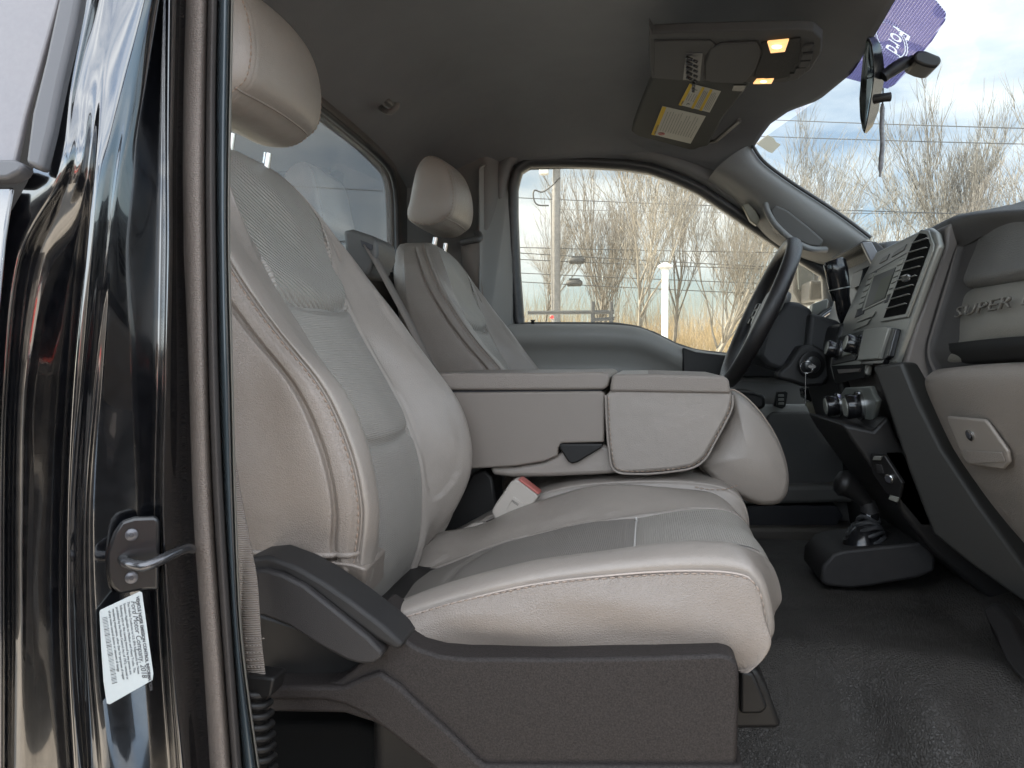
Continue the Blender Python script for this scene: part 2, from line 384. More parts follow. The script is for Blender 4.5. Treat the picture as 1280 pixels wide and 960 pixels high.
# (u in the photo, distance, top row in the photo) -> x, y, height
spots = [(672, 36, 262, 0, 'slender bare tree leaning beside the utility pole, seen through the side window'),
 (752, 31, 212, 2, 'straight bare tree between the utility pole and the white lamp post'),
 (790, 27, 180, 3, 'tallest wide bare tree left of the white lamp post in the side window'),
 (842, 32, 215, 0, 'bare tree with a dark trunk just right of the white lamp post'),
 (872, 29, 190, 1, 'spreading bare tree between the white lamp post and the steering wheel'),
 (940, 33, 262, 3, 'low bushy bare tree partly hidden behind the steering wheel'),
 (985, 42, 205, 0, 'smaller bare tree at the left corner of the windshield'),
 (1062, 38, 182, 1, 'tall bare tree below the rear-view mirror in the windshield'),
 (1190, 36, 172, 2, 'tall open-crowned bare tree above the passenger dashboard'),
 (1290, 38, 150, 1, 'tall bare tree cut off by the right edge of the photo'),
 (700, 50, 300, 3, 'far low bare tree directly behind the utility pole'),
 (812, 50, 270, 0, 'far bare tree behind the top of the white lamp post'),
 (1010, 55, 225, 0, 'far bare tree just over the windshield pillar'),
]
for u, d, top, k, lb in spots:
    p = P(u, top, d); gz = hill(p[0], p[1]); s = (p[2]-gz)/10.6
    place_tree(protos[k], p[0], p[1], s, random.uniform(0, 6.28), lb, k not in used); used.add(k)
# thicket and dry brush: uncountable stalks
def stalks(name, n, x0, x1, y0, y1, h0, h1, r, m, lean):
    V = []; Fc = []
    for i in range(n):
        x = random.uniform(x0, x1); y = random.uniform(y0, y1); z = hill(x, y)-.1; h = random.uniform(h0, h1)*(.6+.4*math.sin(x*.5+y*.9)**2)
        dx, dy = random.gauss(0, lean), random.gauss(0, lean); b = len(V)
        for q in range(4):
            f = q/3; w = r*(1-f*.7)
            cx, cy, cz = x+dx*f*h+random.gauss(0, .03)*h*f, y+dy*f*h, z+h*f*(1-.25*f*abs(dx))
            for a in range(3): V.append((cx+w*math.cos(a*2.09), cy+w*math.sin(a*2.09), cz))
        for q in range(3):
            for a in range(3): Fc.append((b+q*3+a, b+q*3+(a+1) % 3, b+q*3+3+(a+1) % 3, b+q*3+3+a))
    o = mesh(name, V, Fc, m, kind='stuff'); return o
o = stalks('thicket', 5500, -30, 45, 44, 62, 2.0, 4.8, .02, thick_m, .22); o['label'] = 'grey brown thicket of bare saplings behind the trees'; o['category'] = 'thicket'
o = stalks('dry_brush', 22000, -22, 30, 27, 45, .7, 2.3, .018, brush_m, .35); o['label'] = 'sunlit golden dry brush on the bank beyond the road'; o['category'] = 'brush'
# distant hazy wood line
def woodline():
    V = []; Fc = []
    for i in range(2600):
        a = random.uniform(-60, 110); y = random.uniform(75, 100); h = random.uniform(1.5, 3.6)+.8*math.sin(a*.09); b = len(V)
        w = random.uniform(.03, .09); l = random.gauss(0, .8)
        V += [(a-w, y, 2), (a+w, y, 2), (a+l+w*.3, y, 2+h), (a+l, y, 2+h), (a, y+w, 2), (a+l, y+w, 2+h)]
        Fc += [(b, b+1, b+2, b+3), (b+1, b+4, b+5, b+2), (b+4, b, b+3, b+5)]
    o = mesh('woodland', V, Fc, bark2, kind='stuff'); o['label'] = 'pale far wood line across the horizon'; o['category'] = 'woods'
woodline()
# utility pole
up = empty('utility_pole', (*P(695, 430, 28)[:2], 0), 'weathered grey utility pole with a transformer box and looping cable', 'utility pole')
pb = P(695, 430, 28); tube('pole', [(pb[0], pb[1], 0), (pb[0], pb[1], 6), (pb[0]+.02, pb[1], 11.5)], [.17, .155, .12], pole_m, up, k=14)
bx = P(680, 214, 27.8); box('transformer_box', (bx[0], bx[1], bx[2]+.25), (.32, .3, .75), white_pt, up, .05)
box('crossarm', (pb[0], pb[1]-.16, P(0, 206, 28)[2]), (1.4, .1, .12), pole_m, up, .01)
lp = [P(u, v, 27.7) for u, v in ((700, 222), (690, 232), (678, 240), (668, 238), (667, 248), (672, 256), (686, 257))]
tube('cable_loop', cat(lp, 5), .03, wire_m, up, k=6)
tube('conduit', [P(689, 250, 27.8), P(690, 400, 27.8)], .035, pole_m, up, k=6); setbase(up)
# lamp post
lb = P(831, 430, 16); lamp = empty('lamp_post', (lb[0], lb[1], 0), 'white lamp post with a flat conical cap', 'lamp post')
zt = P(831, 334, 16)[2]
tube('post', [(lb[0], lb[1], 0), (lb[0], lb[1], zt)], .065, white_pt, lamp, k=16)
tube('lamp_head', [(lb[0], lb[1], zt-.05), (lb[0], lb[1], zt), (lb[0], lb[1], zt+.03), (lb[0], lb[1], zt+.10)], [.08, .15, .15, .02], white_pt, lamp, k=20); setbase(lamp)
# wires
def wire(l, r, lb, sag=.2):
    a, b = P(*l), P(*r); d = b-a; a = a-d*1.5; b = b+d*1.5
    pts = [a+(b-a)*t+np.array([0, 0, -sag*4*t*(1-t)]) for t in np.linspace(0, 1, 24)]
    pts = np.array(pts); tube('power_line', pts, .016, wire_m, label=lb, cat_='wire', group='overhead lines beyond the road', k=5)
for i, (va, vb, lb) in enumerate(((241, 253, 'topmost thin overhead wire across the side window'), (303, 309, 'thin wire above the twin cable bundles in the side window'),
     (310, 327, 'overhead wire crossing the utility pole at mid window height'), (318, 330, 'overhead cable carrying the upper splice case'),
     (335, 348, 'thick overhead cable passing the top of the white lamp post'), (346, 361, 'lowest overhead cable, just under the lamp post cap'),
     )):
    wire((650, va, 28.4), (960, vb, 28.4+i*.03), lb)
wire((980, 144, 30), (1280, 152, 24), 'upper of the two wires across the windshield sky'); wire((980, 165, 30), (1280, 172, 25), 'lower of the two wires across the windshield sky')
wire((1010, 262, 45), (1280, 262, 42), 'faint low wire through the tree crowns in the windshield')
for u, v, lb in ((721, 326, 'dark splice case on the upper cable in the side window'), (718, 354, 'dark splice case on the lower cable in the side window')):
    c = P(u, v, 28.3); e_ = empty('splice_case', c, lb, 'splice case', 'splice cases on the overhead cables')
    tube('case_body', [c+np.array([-.30, 0, 0]), c+np.array([-.24, 0, 0]), c+np.array([.24, 0, 0]), c+np.array([.3, 0, 0])], [.05, .12, .12, .05], wire_m, e_, k=10)
    box('clamp', c+np.array([0, 0, .14]), (.4, .05, .08), wire_m, e_, .01); setbase(e_)
# parked work truck with a ladder rack
wt = empty('parked_work_truck', (*P(720, 430, 11)[:2], 0), 'parked white work truck with a black ladder rack and red tail light beyond the window', 'truck')
def wpx(u, v, Y=11): return P(u, v, Y)
a, b = wpx(655, 396), wpx(768, 396)
zb = a[2]
box('truck_bed', ((a[0]+b[0])/2-.2, 11.6, (zb+.4)/2-.05), (b[0]-a[0]+1.4, 1.9, zb-.85), white_pt, wt, .06)
for uu in (741, 764):
    p0 = wpx(uu, 404); tube('rack_post', [p0+np.array([0, 0, -.3]), wpx(uu, 377)], .03, wire_m, wt, k=8)
tube('rack_rail', [wpx(660, 391), wpx(768, 390)], .028, wire_m, wt, k=8); tube('rack_rail', [wpx(741, 400), wpx(768, 398)], .025, wire_m, wt, k=8)
box('tail_light', wpx(690, 396.5, 10.6), (.05, .08, .05), mat('tail_red', (.7, .02, .02), .3), wt, .02)
for dx in (-1.0, 1.6): tube('wheel', [((a[0]+b[0])/2+dx, 10.7, .4), ((a[0]+b[0])/2+dx, 10.95, .4)], .4, rubber, wt, k=20)
setbase(wt)
# what the glossy jamb mirrors from the lot beside and behind the camera
rt_ = empty('red_pickup', (7.5, -7, 0), 'red pickup parked in the lot behind the photographer', 'pickup')
prof = [(-2.8, .5), (-2.8, 1.15), (-.6, 1.2), (-.3, 1.85), (1.1, 1.85), (1.7, 1.25), (2.8, 1.1), (2.8, .5)]
A = [(7.5+x, -8, z) for x, z in prof]; B = [(7.5+x, -6, z) for x, z in prof]
prism('body', A, B, red_pt, rt_, .08); box('cab_glass', (7.9, -7, 1.55), (1.3, 2.02, .42), black_sh, rt_, .05)
for dx in (-1.7, 1.8):
    for yy in (-8, -6): tube('wheel', [(7.5+dx, yy-.1, .38), (7.5+dx, yy+.12, .38)], .38, rubber, rt_, k=18)
setbase(rt_)
dv = empty('reflection_wagon', (-2, -3.4, 0), 'unseen dark wagon added beside the truck to darken the jamb reflections', 'car')  # added out of view so the lower jamb reflects something dark
prof = [(-6.4, .35), (-6.4, 1.7), (-6.2, 1.86), (-2.6, 1.84), (-1.6, 1.25), (-.5, 1.05), (-.4, .35)]
prism('body', [(x+2.6, -4.4, z) for x, z in prof], [(x+2.6, -2.45, z) for x, z in prof], mat('van_paint', (.012, .014, .02), .3, coat=.6), dv, .08)
for dx in (-2.9, 1.3): tube('wheel', [(dx, -2.65, .36), (dx, -2.42, .36)], .36, rubber, dv, k=18)
setbase(dv)
bd = empty('brick_building', (20, -22, 0), 'low tan brick building behind the photographer', 'building')
box('wall', (26, -40, 1.7), (30, 8, 3.4), brick, bd, .02); box('roof', (26, -40, 3.5), (31, 9, .25), white_pt, bd, .02)
for k in range(6): box('window', (14+k*4, -35.97, 1.7), (1.6, .1, 1.4), black_sh, bd, .02)
setbase(bd)
# tall body added behind the cab, out of view, to block the sun
sb = empty('sun_block_body', (-2.6, 1.6, 1), 'unseen tall pale truck body added behind the cab to block the sun', 'truck body')
box('front_panel', (-3.3, 1.7, 2.3), (.12, 3.0, 3.6), mat('dusty_white', (.75, .78, .78), .6, var=.25, varscale=2.5), sb, .02)
box('side_panel', (-4.4, 3.15, 2.3), (2.2, .08, 3.5), white_pt, sb, .02); box('side_panel', (-4.4, .25, 2.3), (2.2, .08, 3.5), white_pt, sb, .02)
for k in range(3): box('rib', (-3.2, 1.0+k*.6, 2.2), (.08, .05, 3.2), rubber, sb, .02)
setbase(sb)

# ================================================================== TRUCK CAB
cab = empty('truck_cab', g(-.2, 1.6, -.75), 'black pickup cab seen through its open passenger doorway, with grey headliner and pillars', 'truck cab')
VS = [-70, 0, 110, 215, 320, 480, 640, 800, 960, 1040]
def line(us, Ys):
    us = [us[0]+(us[0]-us[1])*.6]+list(us)+[us[-1]+(us[-1]-us[-2])*.5]
    if np.isscalar(Ys): Ys = [Ys]*len(us)
    else: Ys = [Ys[0]]+list(Ys)+[Ys[-1]]
    # the pillar leans inward above the belt line and swells a little below it
    return [P(u, v, y+.034*max(0, (235-v)/235.)-.009*math.exp(-((v-440)/130.)**2)) for u, v, y in zip(us, VS, Ys)]
# u at v = 0,110,215,320,480,640,800,960
jl = [line([105, 78, 40, -10, -30, -35, -35, -35], .553),
 line([114, 90, 68, 8, -6, -8, -8, -8], .557),
 line([119, 96, 80, 26, 8, 4, 4, 4], .561),
 line([124, 104, 90, 36, 16, 12, 12, 12], [.565, .565, .568, .575, .58, .58, .58, .58]),
 line([130, 112, 100, 60, 40, 36, 36, 40], [.568, .568, .572, .588, .592, .592, .592, .592]),
 line([140, 122, 110, 98, 84, 76, 76, 84], [.571, .572, .58, .594, .597, .597, .597, .597]),
 line([152, 132, 119, 107, 91, 84, 84, 92], [.574, .575, .577, .579, .580, .580, .580, .580]),
 line([172, 148, 130, 118, 102, 92, 92, 102], [.581, .582, .583, .583, .583, .583, .583, .583]),
 line([184, 160, 141, 128, 111, 100, 101, 112], [.588, .59, .592, .592, .592, .592, .592, .592]),
 line([194, 170, 150, 137, 119, 107, 109, 122], .598),
 line([199, 180, 160, 147, 128, 115, 118, 133], [.612, .610, .608, .606, .602, .600, .600, .602]),
 line([202, 190, 178, 168, 158, 150, 155, 172], [.632, .630, .628, .626, .625, .625, .625, .628]),
 line([204, 199, 194, 190, 186, 182, 188, 200], .647),
 line([206, 204, 203, 202, 199, 196, 203, 214], .656),
 line([210, 209, 209, 209, 206, 203, 212, 225], .640),
 line([219, 217, 215, 215, 212, 210, 220, 236], .652),
 line([225, 222, 220, 220, 222, 226, 238, 248], .680),
 line([236, 232, 230, 230, 238, 244, 256, 266], .695)]
G = surf(np.transpose(np.array(jl), (1, 0, 2)), 8, 6)
gridmesh('door_jamb', G, paint, cab, thick=0)
# cords and strips that edge the doorway
def strip(name, u0, u1, Y, prof, m, label=None):
    """u0,u1: left/right edge columns; prof: list of (fraction, dY)"""
    cols = []
    for f, dy in prof:
        cols.append(line([a+(b-a)*f for a, b in zip(u0, u1)], Y+dy))
    return gridmesh(name, surf(np.transpose(np.array(cols), (1, 0, 2)), 8, 4), m, cab, label=label)
e0 = [232, 229, 228, 230, 236, 241, 252, 262]; e1 = [260, 258, 257, 258, 261, 267, 278, 290]
e2 = [272, 270, 270, 271, 274, 281, 291, 303]; e3 = [288, 286, 284, 284, 288, 292, 300, 321]
trimb = mat('pillar_trim_taupe', (.135, .115, .102), .75, spec=.25, bump=[('vor', 420, .0004)])
strip('pillar_trim_strip', e0, e1, .69, [(0, .012), (.05, -.004), (.3, -.014), (.7, -.014), (.95, 0), (1, .02)], trimb)
strip('door_seal', [a-1 for a in e1], e2, .69, [(0, .02), (.12, -.004), (.5, -.016), (.88, -.004), (1, .02)], seal_c)
strip('door_seal', [a-1 for a in e2], e3, .70, [(0, .02), (.1, -.004), (.5, -.012), (.8, -.008), (.92, .006), (1, .03)], rubber_gl)
strip('door_seal', [a-1.5 for a in e3], [a+4 for a in e3], .715, [(0, .02), (.3, 0), (.8, .002), (1, .05)], mat('seal_edge', (.16, .15, .13), .6))
# outer rear-side panel, its dark moulding and ledge
pl_out = plane3(P(0, 0, .577), P(80, 0, .580), P(0, 200, .548))
side_w = mat('side_panel_grey', (.125, .117, .122), .35, var=.06, varscale=200, coat=.2)
plate('quarter_panel', [(-90, -60), (93, -60), (78, 10), (58, 80), (38, 150), (24, 212), (-90, 214)], pl_out, .006, side_w, cab, .002)
mould = mat('window_moulding', (.05, .05, .055), .45)
plate('window_moulding', [(92, -60), (122, -60), (104, 40), (88, 110), (76, 170), (64, 220), (44, 212), (52, 150), (68, 85), (84, 10)], pl_out, .012, mould, cab, .004)
plate('ledge_moulding', [(-90, 212), (32, 208), (46, 214), (40, 224), (24, 232), (-90, 234)], pl_out, .014, mould, cab, .003)
plate('outer_body_side', [(-90, 238), (20, 236), (10, 300), (2, 380), (-8, 500), (-12, 700), (-12, 1040), (-90, 1040)], pl_out, .004, paint, cab, .002)

# striker with its two bolts
pst = plane3(P(170, 650, .630), P(210, 650, .645), P(170, 720, .630))
stk = plate('door_striker', [(142, 664), (152, 650), (168, 645), (196, 644), (200, 652), (199, 735), (185, 735), (150, 741), (140, 732), (134, 715), (133, 690)], pst, .007, mat('painted_metal', (.006, .006, .007), .3, coat=.3), cab, .003)
def disc(name, u, v, pl, r, th, m, parent, lift=0, k=24, r2=None):
    c = onp(u, v, pl)+pl[1]*lift; return tube(name, [c, c+pl[1]*th*.8, c+pl[1]*th], [r, r, (r2 or r*.85)], m, parent, k=k)
for v_ in (666, 719):
    disc('bolt', 165, v_, pst, .0055, .003, mat('bolt_steel', (.10, .10, .11), .3, metal=.6), stk, .0068)
    disc('bolt_socket', 165, v_, pst, .0022, .0005, ink, stk, .0098, k=6)
steel = mat('striker_bar_metal', (.10, .10, .105), .22, metal=.8)
bar = cat([onp(154, 697, pst)+pst[1]*.006, onp(160, 697, pst)+pst[1]*.02, onp(180, 697, pst)+pst[1]*.03, onp(196, 693, pst)+pst[1]*.028, onp(215, 687, pst)+pst[1]*.018, onp(232, 686, pst)+pst[1]*.0, onp(240, 690, pst)-pst[1]*.01], 6)
tube('striker_bar', bar, .0048, steel, stk, k=12)
# emission sticker
pls = plane3(P(125, 770, .606), P(175, 738, .628), P(135, 875, .606))
plate('sticker', [(124, 764), (125, 761), (174, 738), (177, 739), (184, 790), (191, 840), (190, 848), (137, 878), (133, 877), (129, 850), (126, 805)], pls, .0012, white_l, cab, .0002, lift=.004, smooth=0)
# text runs down the sticker: x axis of the writing points down the photo
o_ = onp(172, 742, pls)+pls[1]*.0056; xd = onp(187, 843, pls)-onp(172, 742, pls); yd = onp(174, 738, pls)-onp(125, 761, pls)
wl = np.linalg.norm(xd)
lblt = empty('label_text_anchor', (0, 0, 0), None, None); bpy.data.objects.remove(lblt)
def lt(s, k, size, shear=0, bold=0, off=0, m=ink):
    e = onp(172-k*5.6, 742+k*2.65, pls)+pls[1]*.0056
    return text('sticker_text', s, e+xd*off-yd*.02, xd, yd, size, m, cab, extrude=.0001, shear=shear, bold=bold)
txts = [lt('VEHICLE NOISE EMISSION CONTROL INFORMATION', .35, wl/20.5, bold=.0001, off=.01), lt('Ford Motor Company, 2018', 1.55, wl/12.2, shear=.35, off=.03)]
for k, s in enumerate(('This Vehicle Conforms to U.S. EPA Regulations for Noise', 'Emission Applicable to Medium and Heavy Trucks. The', 'following acts or the causing thereof by any person are', 'prohibited by the Noise Control Act of 1972: removal or', 'rendering inoperative, other than for purposes of repair', 'of any noise control device or element of design')):
    txts.append(lt(s, 2.35+k*.83, wl/26.5, off=.02))
# bar code column at the bottom edge of the sticker
bars = []
for k in range(46):
    f = .04+k*.0175; w = random.choice((.003, .005, .008))
    c = onp(129.5, 763, pls)+pls[1]*.0054+xd*(f+.03); bars.append(boxgeo(c, (wl*w, .0042, .0001), [xd/wl, (yd-xd*np.dot(xd, yd)/wl**2)/np.linalg.norm(yd-xd*np.dot(xd, yd)/wl**2), pls[1]]))
merge('bar_code', bars, ink, cab, smooth=False)

# ------- headliner (height field)
FRY = [.75, 1.1, 1.5, 1.85, 2.05, 2.2, 2.31, 2.42, 2.47]
FRP = [g(.40, .75, .625), g(.425, 1.1, .64), P(1109, 0, 1.5), P(1060, 88, 1.86), P(1017, 124, 2.05), P(981, 137, 2.18), P(955, 155, 2.28), P(936, 184, 2.36), P(905, 215, 2.42)]
FRP = np.array(FRP); FRP = FRP[np.argsort(FRP[:, 1])]
def ceil_z(x, y):
    e = abs(y-1.6)/.87; z = .755-.15*max(0, e)**4.5
    r = max(0, (-.42-x)/.34); z -= .17*r**1.8
    return z
rows = []
for f in np.linspace(0, 1, 34):
    r_ = []
    for y in np.linspace(.74, 2.47, 44):
        xf = np.interp(y, FRP[:, 1], FRP[:, 0]); zf = np.interp(y, FRP[:, 1], FRP[:, 2])-EYE
        x = -.78+(xf+.78)*f; z = ceil_z(x, y)
        w = max(0, (x-(xf-.26))/.26); w = w**1.7
        z = z*(1-w)+zf*w
        # moulded bulges of the headliner
        z += .006*math.sin(y*7+1)*math.exp(-((x+.1)/.25)**2)
        r_.append((x, y, z+EYE))
    rows.append(r_)
G = np.array(rows)
# rounded lip at the windshield edge
lip = G[-1].copy(); lip[:, 0] += .012; lip[:, 2] -= .004; lip2 = lip.copy(); lip2[:, 0] += .004; lip2[:, 2] += .02
G = np.concatenate([G, lip[None], lip2[None]])
gridmesh('headliner', G, fabric_h, cab)
# roof skin above
Rf = np.array([[((lambda x: (x, y, EYE+.82-.06*abs((y-1.6)/.9)**3-.10*max(0, f-.55)**2*4))(-.82+(.84+np.interp(y, FRP[:, 1], FRP[:, 0]))*f)) for y in np.linspace(.68, 2.50, 24)] for f in np.linspace(0, 1, 20)])
gridmesh('roof', Rf, paint, cab)
# near roof rail closes the light gap over the doorway
prism('roof_rail', [g(-.8, .66, .60), g(.30, .66, .60), g(.30, .78, .60), g(-.8, .78, .60)], [g(-.8, .66, .80), g(.30, .66, .80), g(.30, .78, .80), g(-.8, .78, .80)], paint, cab, .02)
# coat hook
ch = P(487, 133, 2.0)
hk_m = mat('hook_grey', (.11, .105, .10), .5)
box('coat_hook_base', P(482, 128, 1.93), (.035, .045, .016), hk_m, cab, .006)
hk = tube('coat_hook', cat([P(474, 132, 1.93), P(480, 138, 1.90), P(488, 140, 1.88), P(495, 134, 1.88), P(496, 129, 1.88)], 4), .0075, hk_m, cab, k=10)

# ------- rear wall with the back window
XW = -.745
def wallpt(u, v):
    d = ray(u, v); return CAMP+d*(XW/d[0])
inner = [g(XW, 1.02, .555), g(XW, 1.6, .572), g(XW, 1.98, .565), g(XW, 2.14, .552), g(XW, 2.19, .53), g(XW, 2.215, .49), g(XW, 2.225, .38), g(XW, 2.22, .27), g(XW, 2.19, .245), g(XW, 1.6, .22), g(XW, 1.02, .215), g(XW, .98, .24), g(XW, .975, .40), g(XW, .985, .52)]
inner = np.array(inner); inn = resample(cat(inner, 5, closed=True), 96, True)
cen = np.array([XW, 1.6, EYE+.2])
def ring(sy, sz, dx, cz=0):
    o = []
    for p in inn:
        d = p-cen; k = max(abs(d[1])/sy, abs(d[2]-cz)/sz); o.append(cen+np.array([dx, d[1]/k, cz+(d[2]-cz)/k]))
    return np.array(o)
r0 = inn.copy(); r0[:, 0] -= .03
r1 = inn.copy(); r1[:, 0] += .006
c_ = inn.mean(0); r2 = c_+(inn-c_)*np.array([1, 1.03, 1.06]); r2[:, 0] = XW+.012
r3 = c_+(inn-c_)*np.array([1, 1.10, 1.18]); r3[:, 0] = XW+.0
r4 = []
for p in inn:
    d = p-c_; k = min((1.0/abs(d[1])) if abs(d[1]) > 1e-6 else 99, ((.62-(c_[2]-EYE))/d[2]) if d[2] > 0 else ((-.7-(c_[2]-EYE))/d[2]) if d[2] < 0 else 99)
    r4.append([XW, c_[1]+d[1]*k, c_[2]+d[2]*k])
r4 = np.array(r4)
gridmesh('rear_wall', np.array([r0, r1, r2, r3, r4]), mat('rear_trim', (.07, .063, .058), .7, bump=[('noise', 500, .0005)]), cab, cv=True)
V = [p+np.array([-.012, 0, 0]) for p in inn]; mesh('rear_window', V, [tuple(range(len(V)))], gl_rear, cab, smooth=False)
seal = tube('window_gasket', inn+np.array([.002, 0, 0]), .008, rubber, cab, k=8, closed=True)

# ------- the open passenger door, hinged ahead of the doorway (out of the frame, mirrored in the jamb)
pd = empty('passenger_door', g(.78, .60, -.7), 'open passenger door swung out ahead of the doorway', 'door')
th = R(76); dd_ = np.array([-math.cos(th), -math.sin(th), 0]); dn_ = np.array([-math.sin(th), math.cos(th), 0]); hb0 = g(.78, .60, 0)
def dp(a, z, o=0): return hb0+dd_*a+dn_*o+np.array([0, 0, z])
q = [(0, -.70), (0, .20), (.5, .10), (1.08, .08), (1.08, -.55), (1.0, -.70)]
prism('panel', [dp(a, z, .03) for a, z in q], [dp(a, z, -.06) for a, z in q], mat('door_inner_dark', (.055, .05, .048), .55), pd, .02)
prism('armrest', [dp(a, z, .09) for a, z in ((.25, -.2), (.25, -.28), (.9, -.28), (.9, -.18))], [dp(a, z, .0) for a, z in ((.25, -.2), (.25, -.28), (.9, -.28), (.9, -.18))], mat('door_arm', (.12, .11, .10), .6), pd, .02)
tube('window_frame', [dp(0, .15), dp(.35, .48), dp(.6, .62), dp(1.0, .66), dp(1.08, .6), dp(1.08, .05)], .025, paint, pd, k=8)
setbase(pd)

# ------- driver door with its window
door = empty('driver_door', g(0, 2.5, -.7), 'grey trimmed driver door with its window up, across the cab', 'door')
win_px = [(653, 404), (648, 340), (645, 270), (645, 235), (650, 215), (662, 207), (700, 206.5), (740, 207.5), (780, 210), (812, 215), (842, 226), (872, 240), (905, 262), (940, 286), (985, 316), (1030, 345), (1032, 380), (1010, 405), (975, 432), (940, 444), (905, 442), (870, 438), (845, 430), (820, 417), (795, 408), (770, 404.5), (720, 404), (685, 404)]
def dy(v): return 2.50-.05*max(0, (404-v)/200.)
wl_ = resample(np.array([P(u, v, dy(v)) for u, v in win_px]), 140, True)
c_ = wl_.mean(0)
def off(loop, d, dyy):
    """offset the loop outward in the door plane"""
    n = len(loop); o = []
    for i in range(n):
        t = loop[(i+2) % n]-loop[(i-2) % n]; nn = np.array([-t[2], 0, t[0]]); nn /= np.linalg.norm(nn)+1e-9
        if np.dot(nn, loop[i]-c_) < 0: nn = -nn
        o.append(loop[i]+nn*d+np.array([0, dyy, 0]))
    return np.array(o)
mesh('window_glass', wl_+np.array([0, .006, 0]), [tuple(range(len(wl_)))], gl_door, door, smooth=False)
# which part of the loop is above the sill
gridmesh('window_seal', np.array([off(wl_, -.004, .03), off(wl_, -.004, .0), off(wl_, .006, -.012), off(wl_, .022, -.016), off(wl_, .028, -.004)]), rubber, door, cv=True)
fr = [off(wl_, .026, .0), off(wl_, .034, -.022), off(wl_, .05, -.03), off(wl_, .075, -.02), off(wl_, .10, .02)]
fr = np.array(fr); fr[:, :, 2] = np.maximum(fr[:, :, 2], EYE-.2)
gridmesh('door_frame', fr, mat('door_frame_grey', (.13, .13, .128), .5, bump=[('noise', 700, .0003)]), door, cv=True)
# upper and lower door trim below the sill, as a lofted panel
def doorcol(u, vs, Ys): return [P(u, v, y) for v, y in zip(vs, Ys)]
cols = []
for u, s in ((560, 404), (650, 404), (720, 404), (770, 405), (800, 409), (825, 419), (850, 431), (880, 438), (905, 441), (960, 444), (1020, 446), (1060, 448)):
    cols.append(doorcol(u, [s+1, s+2, s+12, s+24, s+36, s+52, s+64, 505, 515, 560], [2.50, 2.455, 2.435, 2.44, 2.462, 2.475, 2.47, 2.455, 2.45, 2.46]))
G = surf(np.transpose(np.array(cols), (1, 0, 2)), 5, 5)
dtrim = mat('door_trim_grey', (.25, .245, .23), .5, bump=[('noise', 700, .0004)], var=.03)
gridmesh('upper_trim', G, dtrim, door)
lat('corner_trim', [(853, 434), (870, 440), (905, 444), (1000, 446), (1000, 472), (853, 472)], 2.43, 2.45, plas_b, door, .006)
tube('lock_knob', [P(666, 408, 2.47), P(666, 402, 2.47), P(666, 400, 2.47)], [.006, .005, .009], plas_b, door, k=12)
low = mat('door_lower_trim', (.125, .12, .112), .6, bump=[('noise', 600, .0004)])
lat('lower_trim', [(560, 470), (1130, 470), (1130, 800), (560, 800)], 2.46, 2.52, low, door, .004)
lat('door_panel_insert', [(958, 522), (965, 515), (1010, 514), (1030, 524), (1070, 590), (1070, 610), (962, 608)], 2.44, 2.47, mat('door_insert', (.085, .082, .078), .8, bump=[('noise', 400, .001)]), door, .008)
lat('armrest', [(900, 610), (1090, 606), (1100, 618), (1090, 628), (900, 632)], 2.38, 2.5, low, door, .012)
lat('map_pocket', [(930, 660), (1075, 660), (1092, 672), (1075, 800), (930, 800)], 2.36, 2.48, mat('pocket_trim', (.13, .115, .10), .6), door, .012)
lat('pocket_recess', [(935, 632), (1046, 632), (1054, 645), (1046, 658), (935, 659)], 2.40, 2.47, ink, door, .004)
lat('armrest_end', [(915, 489), (942, 490), (957, 494), (957, 510), (940, 515), (915, 515)], 2.25, 2.45, plas_b, door, .01)
sw = lat('window_switch', [(968, 508), (972, 490), (982, 489), (985, 491), (982, 508), (978, 511)], 2.43, 2.45, plas_b, door, .002)
for k in range(3): lat('switch_button', [(973+k*.3, 493+k*5), (980+k*.1, 493+k*5), (980, 496+k*5), (973, 496+k*5)], 2.425, 2.44, silver, sw, .001)
setbase(door)
# far B pillar and driver belt area
prism('b_pillar_trim', [P(598, 205, 2.30), P(612, 205, 2.42), P(640, 200, 2.46), P(645, 215, 2.47), P(640, 470, 2.47), P(598, 470, 2.32)],
      [P(598, 205, 2.50), P(612, 205, 2.50), P(640, 200, 2.52), P(645, 215, 2.52), P(640, 470, 2.52), P(598, 470, 2.50)], mat('b_trim', (.17, .165, .155), .55), cab, .02)
G = np.array([[P(u, v, y) for u, y in ((497, 2.31), (540, 2.38), (585, 2.40), (605, 2.40), (618, 2.42), (632, 2.455), (641, 2.47))] for v in (196, 260, 340, 420, 480)])
gridmesh('b_pillar_cover', surf(G, 3, 6), mat('b_cover', (.14, .135, .128), .6), cab)
# ------- far A pillar trim with grab handle
ap_top = [(937, 182), (948, 199), (962, 212), (990, 232), (1030, 258), (1060, 279), (1086, 299)]
ap_bot = [(884, 226), (896, 234), (910, 243), (932, 262), (960, 293), (1000, 318), (1052, 336)]
top = np.array([P(u, v, 2.36-.05*k/6) for k, (u, v) in enumerate(ap_top)]); bot = np.array([P(u, v, 2.44) for u, v in ap_bot])
mid1 = top*.72+bot*.28+np.array([-.01, -.035, 0]); mid2 = top*.3+bot*.7+np.array([-.01, -.045, 0]); top2 = top+np.array([.02, .05, .0]); bot2 = bot+np.array([0, .05, 0])
G = np.array([top2, top, mid1, mid2, bot, bot2])
ap = gridmesh('a_pillar_trim', surf(G, 5, 5), mat('a_trim', (.145, .145, .142), .5, bump=[('noise', 700, .0003)]), cab)
